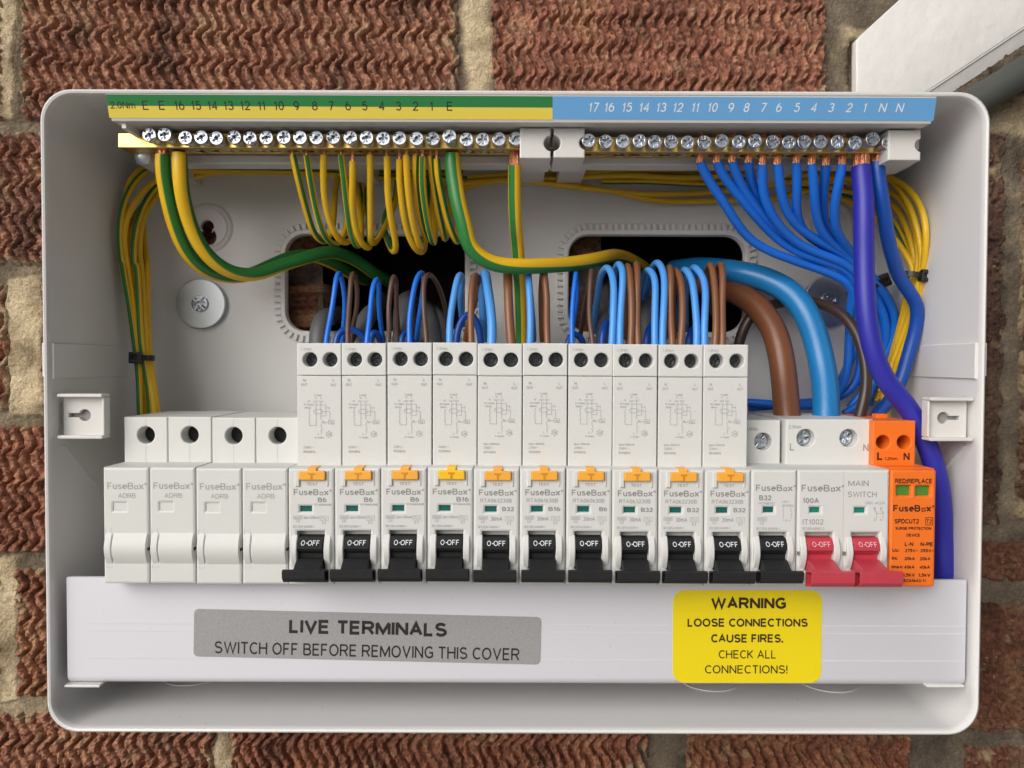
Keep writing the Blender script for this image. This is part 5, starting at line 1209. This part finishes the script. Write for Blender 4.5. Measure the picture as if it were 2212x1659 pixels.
gyb([('R2', 2000, 400, 377), ('O', 1080, 390, 376), ('O', 1260, 404, 377), ('O', 1400, 422, 378), ('O', 1530, 414, 379), ('O', 1700, 396, 378), ('O', 1830, 392, 374), ('R7', 800, 420, 368), ('R7', 1000, 500, 360), ('R7', 1110, 590, 354), ('R7', 1230, 800, 349), ('R7', 1305, 1100, 345), ('R7', 1325, 1350, 345), ('R7', 1320, 1490, 345), ('R8', 1640, 230, 347), ('R8', 1580, 480, 351), ('R8', 1480, 800, 356), ('R8', 1380, 1120, 360), ('R8', 1290, 1450, 362)], 'green and yellow wire sagging lowest along the top and joining the right bundle', BRT, 2.5)
gyb([('R2', 2050, 370, 379), ('O', 1100, 378, 379), ('O', 1300, 408, 379), ('O', 1420, 436, 379), ('O', 1560, 432, 380), ('O', 1700, 424, 379), ('R6', 1500, 470, 379), ('R6', 1850, 530, 378), ('R6', 2090, 640, 376), ('R7', 800, 840, 366), ('R7', 1000, 1040, 358), ('R7', 1150, 1200, 352), ('R7', 1240, 1380, 349), ('R7', 1290, 1490, 347), ('R8', 1600, 260, 352), ('R8', 1520, 600, 356), ('R8', 1420, 950, 362), ('R8', 1280, 1350, 365)], 'green and yellow wire crossing low over the round boss into the right bundle', BRT, 2.3)
gyb([('O', 1300, 392, 380), ('O', 1560, 396, 380), ('O', 1760, 398, 378), ('R7', 700, 560, 374), ('R7', 970, 620, 365), ('R7', 1080, 760, 359), ('R7', 1170, 960, 354), ('R7', 1240, 1200, 350), ('R7', 1300, 1480, 348), ('R8', 1600, 240, 356), ('R8', 1560, 420, 359), ('R8', 1500, 700, 363), ('R8', 1380, 1100, 368), ('R8', 1240, 1450, 370)], 'inner green and yellow wire of the right bundle', BRT, 1.2)
gyb([('O', 1350, 378, 381), ('O', 1650, 386, 381), ('R7', 700, 620, 376), ('R7', 990, 800, 366), ('R7', 1080, 960, 361), ('R7', 1190, 1200, 355), ('R7', 1270, 1470, 351), ('R8', 1570, 260, 360), ('R8', 1540, 460, 364), ('R8', 1440, 900, 370), ('R8', 1290, 1300, 374)], 'innermost green and yellow wire of the right bundle, showing its green stripe', BRT, 0.3)

# ---- blue neutrals from the right bar to the bundle
NG = 'blue neutral wires running from the brass bar to a tied bundle'
tie = ('R8', 1130, 225)
NW = [
 ([(240, 112, DS), (290, 260, 324), (400, 450, 328), (560, 690, 333), (740, 930, 338), (960, 1130, 343), (1240, 1290, 347), (1560, 1410, 350), (1850, 1500, 352), (2060, 1600, 354)], [(1000, 270, 356), (955, 420, 360), (965, 700, 364), (950, 1000, 366), (890, 1300, 368), (720, 1470, 370), (300, 1520, 372), (-150, 1480, 374)], 'lowest'),
 ([(450, 112, DS), (500, 260, 324), (620, 440, 328), (800, 670, 333), (1000, 880, 338), (1220, 1070, 343), (1480, 1240, 347), (1780, 1360, 350), (2100, 1490, 352)], [(1060, 250, 356), (1010, 420, 361), (1030, 700, 366), (960, 1020, 369), (860, 1220, 372), (830, 1330, 374)], 'second lowest'),
 ([(640, 108, DS), (690, 280, 325), (800, 480, 329), (960, 700, 334), (1130, 900, 340), (1330, 1090, 346), (1600, 1270, 350), (1900, 1390, 354), (2150, 1520, 356)], [(1080, 240, 360), (1060, 420, 364), (1080, 700, 368), (1060, 1050, 371), (1000, 1290, 373), (830, 1440, 374), (300, 1500, 376), (-150, 1530, 378)], 'third'),
 ([(845, 112, DS), (860, 280, 327), (920, 480, 333), (1020, 700, 339), (1180, 900, 345), (1400, 1110, 350), (1700, 1290, 354), (2000, 1430, 357)], [(1110, 230, 361), (1200, 420, 366), (1330, 700, 369), (1330, 950, 371), (1180, 1250, 373), (950, 1540, 374)], 'fourth'),
 ([(1017, 142, DS), (1015, 330, 324), (1050, 580, 329), (1150, 810, 334), (1310, 1000, 339), (1560, 1180, 344), (1850, 1310, 348), (2120, 1460, 351)], [(1150, 200, 352), (1270, 350, 358), (1360, 600, 361), (1360, 850, 364), (1240, 1150, 366), (1100, 1480, 368), (880, 1600, 368)], 'fifth'),
 ([(1206, 138, DS), (1220, 330, 324), (1270, 600, 329), (1370, 820, 334), (1530, 980, 340), (1760, 1110, 345), (2010, 1240, 349), (2170, 1380, 352)], [(1190, 150, 352), (1330, 310, 356), (1440, 520, 359), (1430, 740, 362), (1330, 980, 364), (1200, 1280, 366), (1130, 1480, 368)], 'sixth'),
 ([(1440, 118, DS), (1445, 330, 325), (1440, 600, 330), (1460, 810, 336), (1540, 980, 342), (1680, 1090, 347), (1900, 1220, 352), (2120, 1370, 356)], [(1200, 140, 358), (1290, 330, 363), (1300, 560, 368), (1270, 900, 371), (1200, 1200, 372), (1180, 1500, 373)], 'seventh'),
 ([(1630, 140, DS), (1655, 350, 324), (1675, 620, 329), (1700, 850, 335), (1780, 1030, 341), (1920, 1160, 347), (2140, 1330, 352)], [(1230, 150, 360), (1350, 350, 364), (1400, 560, 366), (1380, 800, 368), (1260, 1100, 370), (1150, 1400, 372)], 'eighth'),
 ([(1810, 148, DS + 1), (1795, 350, 328), (1775, 600, 335), (1785, 820, 341), (1860, 1010, 347), (1990, 1170, 352), (2150, 1310, 356)], [(1210, 160, 364), (1260, 400, 369), (1240, 700, 372), (1160, 1000, 374), (1080, 1300, 375)], 'ninth'),
 ([(2010, 145, DS), (1985, 330, 323), (1930, 560, 328), (1895, 780, 333), (1915, 970, 338), (2000, 1110, 343), (2110, 1240, 348), (2180, 1340, 352)], [(1220, 120, 355), (1340, 280, 359), (1455, 480, 362), (1440, 700, 365), (1360, 900, 367), (1270, 1150, 369), (1160, 1420, 371)], 'tenth')]
for i, (a, b, s) in enumerate(NW):
    lab = ['blue neutral wire, leftmost on the bar and lowest in the fan', 'blue neutral wire, second from the left on the bar', 'blue neutral wire, third from the left on the bar', 'blue neutral wire tucked behind the others, fourth on the bar', 'blue neutral wire, fifth on the bar, sweeping under the middle of the fan',
           'blue neutral wire, sixth from the left on the bar', 'blue neutral wire hanging straight before bending, seventh on the bar', 'blue neutral wire, eighth from the left on the bar', 'blue neutral wire tucked behind, ninth on the bar', 'blue neutral wire bowing left, last before the thick violet cable'][i]
    cable('neutral_wire', [('R6', *p) for p in a] + [('R8', *p) for p in b], 1.98, M_BLUE, lab, 'neutral wire', NG, 13.2, step=3.0)
cable('neutral_cable', [('R7', 600, 175, DS - 0.5), ('R7', 612, 500, 320), ('R7', 632, 900, 318), ('R7', 655, 1300, 317), ('R8', 1135, 100, 316), ('R8', 1145, 400, 315), ('R8', 1165, 700, 315), ('R8', 1225, 980, 315), ('R8', 1330, 1230, 315), ('G6', 1475, 1020, 315), ('G6', 1590, 1250, 315), ('G6', 1660, 1450, 315), ('G6', 1690, 1659, 316), ('G9', 1690, 150, 318), ('G9', 1680, 500, 320), ('G9', 1660, 800, 324)], 4.05, M_PURP,
      'thick violet blue cable curving down the right side past the orange module', 'neutral cable', None, 8.5, sides=20)
cable('neutral_cable', [('R7', 800, 112, DS), ('R7', 835, 400, 322), ('R7', 890, 780, 324), ('R7', 945, 1120, 328), ('R7', 1020, 1400, 333), ('R8', 1460, 60, 336), ('R8', 1560, 230, 339), ('R8', 1660, 370, 341), ('R8', 1695, 520, 342), ('R8', 1670, 740, 343), ('R8', 1600, 1000, 344), ('R8', 1520, 1240, 345), ('R8', 1400, 1450, 345), ('R8', 1270, 1570, 343), ('R8', 1225, 1700, 338)], 2.9, M_DBLUE,
      'blue cable beside the violet one, bulging against the right bundle', 'neutral cable', None, 5, sides=18)

# ---- meter tails and the dark brown feed
cable('supply_tail', [('G5', 2160, 190, 414), ('G6', 170, 192, 392), ('G6', 330, 222, 374), ('G6', 455, 290, 366), ('G6', 565, 425, 358), ('G6', 630, 590, 351), ('G6', 662, 800, 345), ('G6', 672, 1035, 337), ('G6', 672, 1120, 335)], 5.75, M_TBROWN, 'thick brown tail cable arching from the right opening into the main switch', 'supply cable', 'thick tail cables', sides=24)
cable('supply_tail', [('G5', 2150, 95, 412), ('G6', 150, 88, 390), ('G6', 360, 102, 372), ('G6', 550, 150, 364), ('G6', 700, 245, 358), ('G6', 808, 400, 352), ('G6', 872, 580, 348), ('G6', 915, 800, 343), ('G6', 930, 1035, 337), ('G6', 932, 1120, 335)], 5.75, M_TBLUE, 'thick blue tail cable arching over the brown one into the main switch', 'supply cable', 'thick tail cables', sides=24)
cable('feed_wire', [('G6', 350, 700, 368), ('G6', 368, 555, 367), ('G6', 415, 430, 366), ('G6', 500, 350, 367), ('G6', 640, 302, 369), ('G6', 780, 285, 368), ('G6', 920, 312, 360), ('G6', 1040, 375, 351), ('G6', 1130, 490, 344), ('G6', 1180, 650, 339), ('G6', 1190, 800, 337), ('G6', 1172, 920, 336), ('G6', 1140, 1030, 336), ('G6', 1125, 1090, 336)], 2.5, M_KBROWN, 'dark brown wire arching behind the tails into the orange module', 'feed wire', sides=16)

# ---- circuit wires looping out of the tops of the breakers
CG = 'circuit wires looping over the tops of the breakers'
BKN = ['first', 'second', 'third', 'fourth', 'fifth', 'sixth', 'seventh', 'eighth', 'ninth', 'tenth']
def cw(r, pts, rad, m, lab): cable('circuit_wire', [(r, *p) for p in pts], rad, m, lab, 'circuit wire', CG, None, sides=14)
def loop(r, front, back, d0=327, d1=340, d2=385):
    """Depths: rises near the breaker, turns over at the top, sinks back towards the opening."""
    f = [(x, y, d0 + (d1 - d0) * i / (len(front) - 1)) for i, (x, y) in enumerate(front)]
    b = [(x, y, d1 + (d2 - d1) * (i + 1) / len(back)) for i, (x, y) in enumerate(back)]
    x0, y0, _ = f[0]
    return [(x0, y0 + 130, d0)] + f + b
C = []
cw('R3', loop('R3', [(325, 1100), (378, 850), (440, 520), (475, 270), (506, 190)], [(535, 300), (558, 500), (553, 700), (535, 920), (525, 1150)], 327, 342, 366), 1.12, M_BLUE, 'thin blue wire loop above the first breaker')
cw('R3', loop('R3', [(603, 1100), (610, 800), (622, 500), (632, 280), (655, 195)], [(690, 290), (708, 500), (690, 740), (655, 900), (650, 1150)], 327, 342, 366), 1.12, M_DBROWN, 'dull brown wire loop above the first breaker')
cw('R3', loop('R3', [(440, 1110), (460, 1020), (510, 960), (590, 945)], [(690, 955), (780, 1010), (840, 1090), (860, 1200)], 352, 356, 360), 1.5, M_DBLUE, 'short low blue loop between the first and second breaker')
cw('R3', loop('R3', [(832, 1100), (870, 830), (900, 560), (935, 350), (985, 270)], [(1003, 350), (992, 520), (992, 750), (1010, 950), (1040, 1150)], 327, 342, 366), 1.15, M_BLUE, 'thin blue wire loop above the second breaker')
cw('R3', loop('R3', [(1095, 1100), (1125, 960), (1115, 780), (1140, 470), (1180, 250)], [(1205, 330), (1190, 600), (1208, 900), (1235, 1150)], 327, 342, 366), 1.12, M_DBROWN, 'dull brown wire loop above the second breaker')
cw('R3', loop('R3', [(880, 1000), (920, 970), (965, 1000)], [(1005, 1070), (1030, 1180)], 354, 356, 360), 1.5, M_DBLUE, 'short low blue loop behind the second breaker')
cw('R3', loop('R3', [(1370, 1095), (1385, 760), (1420, 470), (1460, 270), (1512, 195)], [(1535, 300), (1505, 600), (1475, 900), (1460, 1150)], 327, 342, 366), 1.15, M_BLUE, 'thin blue wire loop above the third breaker')
cw('R3', loop('R3', [(1580, 1095), (1560, 800), (1552, 500), (1568, 290), (1615, 240)], [(1700, 330), (1770, 520), (1815, 750), (1828, 1000)], 327, 342, 380), 1.12, M_DBROWN, 'dull brown wire loop leaning right above the third breaker')
cw('R3', loop('R3', [(1265, 1090), (1275, 1010), (1325, 970)], [(1395, 1020), (1435, 1130)], 352, 354, 358), 1.3, M_DBLUE, 'short low blue loop in front of the grey cable above the third breaker')
cw('R3', loop('R3', [(1870, 1105), (1885, 800), (1920, 500), (1955, 290), (1988, 225)], [(2015, 320), (1995, 520), (2015, 720), (2040, 900)], 327, 342, 372), 1.5, M_LBLUE, 'light blue wire loop above the fourth breaker')
cw('R4', loop('R4', [(240, 1265), (250, 800), (262, 520), (290, 385)], [(325, 450), (312, 600), (265, 760), (200, 1000), (165, 1250)], 327, 344, 370), 1.45, M_BROWN, 'brown wire loop above the fourth breaker')
cw('R4', loop('R4', [(45, 1260), (80, 1060), (160, 920), (245, 900)], [(320, 990), (365, 1180), (375, 1300)], 352, 354, 358), 1.6, M_DBLUE, 'dark blue low loop behind the brown wire of the fourth breaker')
cw('R4', loop('R4', [(490, 1270), (478, 900), (452, 600), (425, 360)], [(402, 420), (388, 640), (385, 900), (390, 1250)], 327, 344, 366), 2.05, M_LBLUE, 'thick light blue wire above the fifth breaker')
cw('R4', loop('R4', [(742, 1275), (718, 850), (700, 550), (690, 380), (690, 270)], [(690, 330), (690, 500), (690, 800)], 327, 341, 366), 2.0, M_BROWN, 'thick brown wire above the fifth breaker')
cw('R4', loop('R4', [(965, 1265), (964, 800), (955, 520), (945, 350), (940, 270)], [(955, 380), (985, 700), (1010, 1000), (1020, 1250)], 327, 341, 366), 1.55, M_LBLUE, 'light blue wire above the sixth breaker')
cw('R4', loop('R4', [(1190, 1265), (1172, 1000), (1168, 720), (1140, 460), (1130, 280)], [(1120, 400), (1110, 620), (1120, 850), (1140, 1250)], 327, 341, 362), 1.45, M_BROWN, 'brown wire above the sixth breaker')
cw('R4', loop('R4', [(1498, 1270), (1500, 950), (1512, 650), (1530, 430), (1532, 355)], [(1542, 480), (1540, 750), (1510, 1000), (1490, 1250)], 327, 341, 362), 1.05, M_BLUE, 'thin blue wire loop above the seventh breaker')
cw('R4', loop('R4', [(1758, 1270), (1722, 1020), (1715, 720), (1728, 430), (1735, 330)], [(1715, 440), (1660, 700), (1620, 950), (1590, 1200)], 327, 341, 374), 1.1, M_DBROWN, 'dull brown wire loop above the seventh breaker')
cw('R4', loop('R4', [(1430, 1260), (1470, 1180), (1540, 1150)], [(1610, 1200), (1650, 1300)], 352, 354, 358), 1.5, M_DBLUE, 'short low blue loop behind the seventh breaker')
cw('R5', loop('R5', [(405, 1275), (412, 900), (425, 620), (410, 420), (360, 320)], [(285, 400), (245, 650), (205, 950), (190, 1260)], 327, 344, 388), 1.55, M_LBLUE, 'left light blue wire loop of the eighth breaker')
cw('R5', loop('R5', [(510, 1275), (515, 850), (532, 520), (530, 330), (497, 270)], [(460, 330), (440, 600), (400, 900), (380, 1200)], 327, 344, 388), 1.55, M_LBLUE, 'right light blue wire loop of the eighth breaker')
cw('R5', loop('R5', [(642, 1275), (640, 850), (632, 520), (620, 330), (602, 285)], [(595, 400), (590, 700), (585, 1200)], 327, 344, 380), 1.5, M_BROWN, 'left brown wire of the eighth breaker')
cw('R5', loop('R5', [(737, 1275), (735, 850), (730, 450), (718, 270)], [(690, 330), (680, 600), (680, 1100)], 327, 344, 384), 1.5, M_BROWN, 'right brown wire of the eighth breaker')
cw('R5', loop('R5', [(945, 1275), (946, 850), (946, 540), (915, 390), (855, 345)], [(790, 420), (755, 640), (740, 900)], 327, 344, 390), 1.5, M_LBLUE, 'left light blue wire loop of the ninth breaker')
cw('R5', loop('R5', [(1042, 1275), (1052, 900), (1058, 600), (1042, 380), (985, 270)], [(905, 320), (860, 560), (800, 800)], 327, 344, 392), 1.55, M_LBLUE, 'right light blue wire loop of the ninth breaker')
cw('R5', loop('R5', [(1160, 1275), (1155, 850), (1150, 480), (1130, 310)], [(1100, 420), (1092, 750), (1090, 1200)], 327, 344, 382), 1.5, M_BROWN, 'left brown wire of the ninth breaker')
cw('R5', loop('R5', [(1262, 1275), (1276, 900), (1280, 620), (1262, 430), (1212, 340)], [(1180, 460), (1180, 800), (1180, 1200)], 327, 344, 382), 1.5, M_BROWN, 'right brown wire of the ninth breaker')
cw('R5', loop('R5', [(1460, 1250), (1455, 900), (1442, 620), (1405, 430), (1340, 350)], [(1280, 420), (1250, 700), (1240, 1100)], 327, 344, 390), 1.55, M_LBLUE, 'left light blue wire loop of the tenth breaker')
cw('R5', loop('R5', [(1562, 1265), (1572, 900), (1572, 620), (1535, 430), (1455, 330)], [(1385, 370), (1340, 680), (1330, 1100)], 327, 344, 392), 1.55, M_LBLUE, 'right light blue wire loop of the tenth breaker')
cw('R5', loop('R5', [(1690, 1270), (1697, 850), (1695, 500), (1660, 290)], [(1600, 360), (1575, 640), (1560, 1000)], 327, 344, 386), 1.5, M_BROWN, 'left brown wire loop of the tenth breaker')
cw('R5', loop('R5', [(1780, 1270), (1792, 850), (1803, 480), (1782, 300)], [(1730, 310), (1680, 480), (1650, 900)], 327, 344, 388), 1.5, M_BROWN, 'right brown wire loop of the tenth breaker')
for j, (x0_, y0_, x1_, y1_) in enumerate(((870, 1250, 880, 1060), (290, 1270, 330, 1040), (840, 1270, 890, 1080), (1370, 1270, 1420, 1120))):
    rg = 'R4' if j == 0 else 'R5'
    cw(rg, [(x0_ - 5, y0_ + 120, 352), (x0_, y0_, 352), (x0_ + 5, (y0_ + y1_) / 2, 353), (x1_, y1_, 356), (x1_ + 70, y1_ - 30, 364), (x1_ + 130, y1_ + 120, 370)], 1.9, M_DBLUE, 'dark blue link wire low behind the ' + ['sixth', 'eighth', 'ninth', 'tenth'][j] + ' breaker')
# ---- grey sheathed cables coming through the wall
GS = 'grey sheathed cables coming through the wall openings'
for r, pts, rad, lab in (
    ('R3', [(232, 1300, 366), (238, 1050, 367), (262, 920, 369), (310, 830, 374), (380, 780, 384), (470, 750, 410)], 4.6, 'grey sheathed cable at the edge of the left opening'),
    ('R3', [(700, 1300, 368), (730, 1050, 369), (790, 880, 372), (850, 770, 380), (930, 690, 394), (1020, 560, 420)], 4.3, 'grey sheathed cable behind the blue loop of the second breaker'),
    ('R3', [(1300, 1300, 368), (1290, 950, 369), (1300, 740, 374), (1340, 620, 386), (1390, 560, 415)], 5.4, 'grey sheathed cable behind the third breaker'),
    ('R3', [(1640, 1300, 370), (1620, 1050, 372), (1590, 880, 378), (1560, 760, 390), (1540, 680, 420)], 5.6, 'widest grey sheathed cable behind the leaning brown wire'),
    ('R3', [(1790, 1300, 374), (1780, 1050, 377), (1740, 860, 384), (1690, 760, 400), (1650, 700, 425)], 4.2, 'darkest grey sheathed cable under the light blue loop'),
    ('R5', [(300, 1300, 374), (330, 950, 380), (350, 700, 392), (360, 560, 420)], 4.2, 'grey sheathed cable at the left of the right opening'),
    ('R5', [(850, 1300, 374), (850, 900, 382), (850, 700, 396), (850, 560, 425)], 4.6, 'grey sheathed cable behind the ninth breaker')):
    cable('sheathed_cable', [(r, *p) for p in pts], rad, M_GREYPVC, lab, 'cable', GS, None, sides=20)

# ---- cable ties
def ctie(c, rx, ry, tilt, head, lab, hh=2.6):
    t = thing('cable_tie', c, lab, 'cable tie', 'black cable ties')
    mb = MB(); n = 40; wd = 1.25; rot = Matrix.Rotation(tilt, 3, 'Y')
    ring = []
    for k in range(n):
        a = 2 * math.pi * k / n
        for dr, dz in ((0, -wd), (0, wd), (0.9, wd), (0.9, -wd)):
            ring.append(c + rot @ Vector(((rx + dr) * math.cos(a), (ry + dr) * math.sin(a), dz)))
    fs = []
    for k in range(n):
        for j in range(4):
            fs.append((k * 4 + j, k * 4 + (j + 1) % 4, ((k + 1) % n) * 4 + (j + 1) % 4, ((k + 1) % n) * 4 + j))
    mb.add(ring, fs); part('strap', mb, M_TIE, t, 40)
    a = head; hc = Vector(((rx + 1.2) * math.cos(a), (ry + 1.2) * math.sin(a), 0)); hm = MB()
    hm.plate(rrect(-2.5, -hh, 2.5, hh, 0.5, 3), [rect(-1.3, -0.9, 1.1, 0.9)], -2.0, 1.8, 0.35, both=True)
    hm.box(-1.4, 1.2, -1.0, 1.2, -1.0, 1.0)
    hm.v = [c + rot @ (v + hc) for v in hm.v]; part('tie_head', hm, M_TIE, t, 40)
ctie(P(308, 773, 351), 4.3, 4.0, R(1), R(-95), 'black cable tie round the left green and yellow bundle')
ctie(P(1971, 596, 345), 5.0, 4.2, R(9), R(-55), 'black cable tie round the right green and yellow bundle')
ctie(P(1868, 622, 358), 7.6, 6.0, R(-22), R(-10), 'black cable tie round the blue neutral bundle behind the violet cable', 3.0)
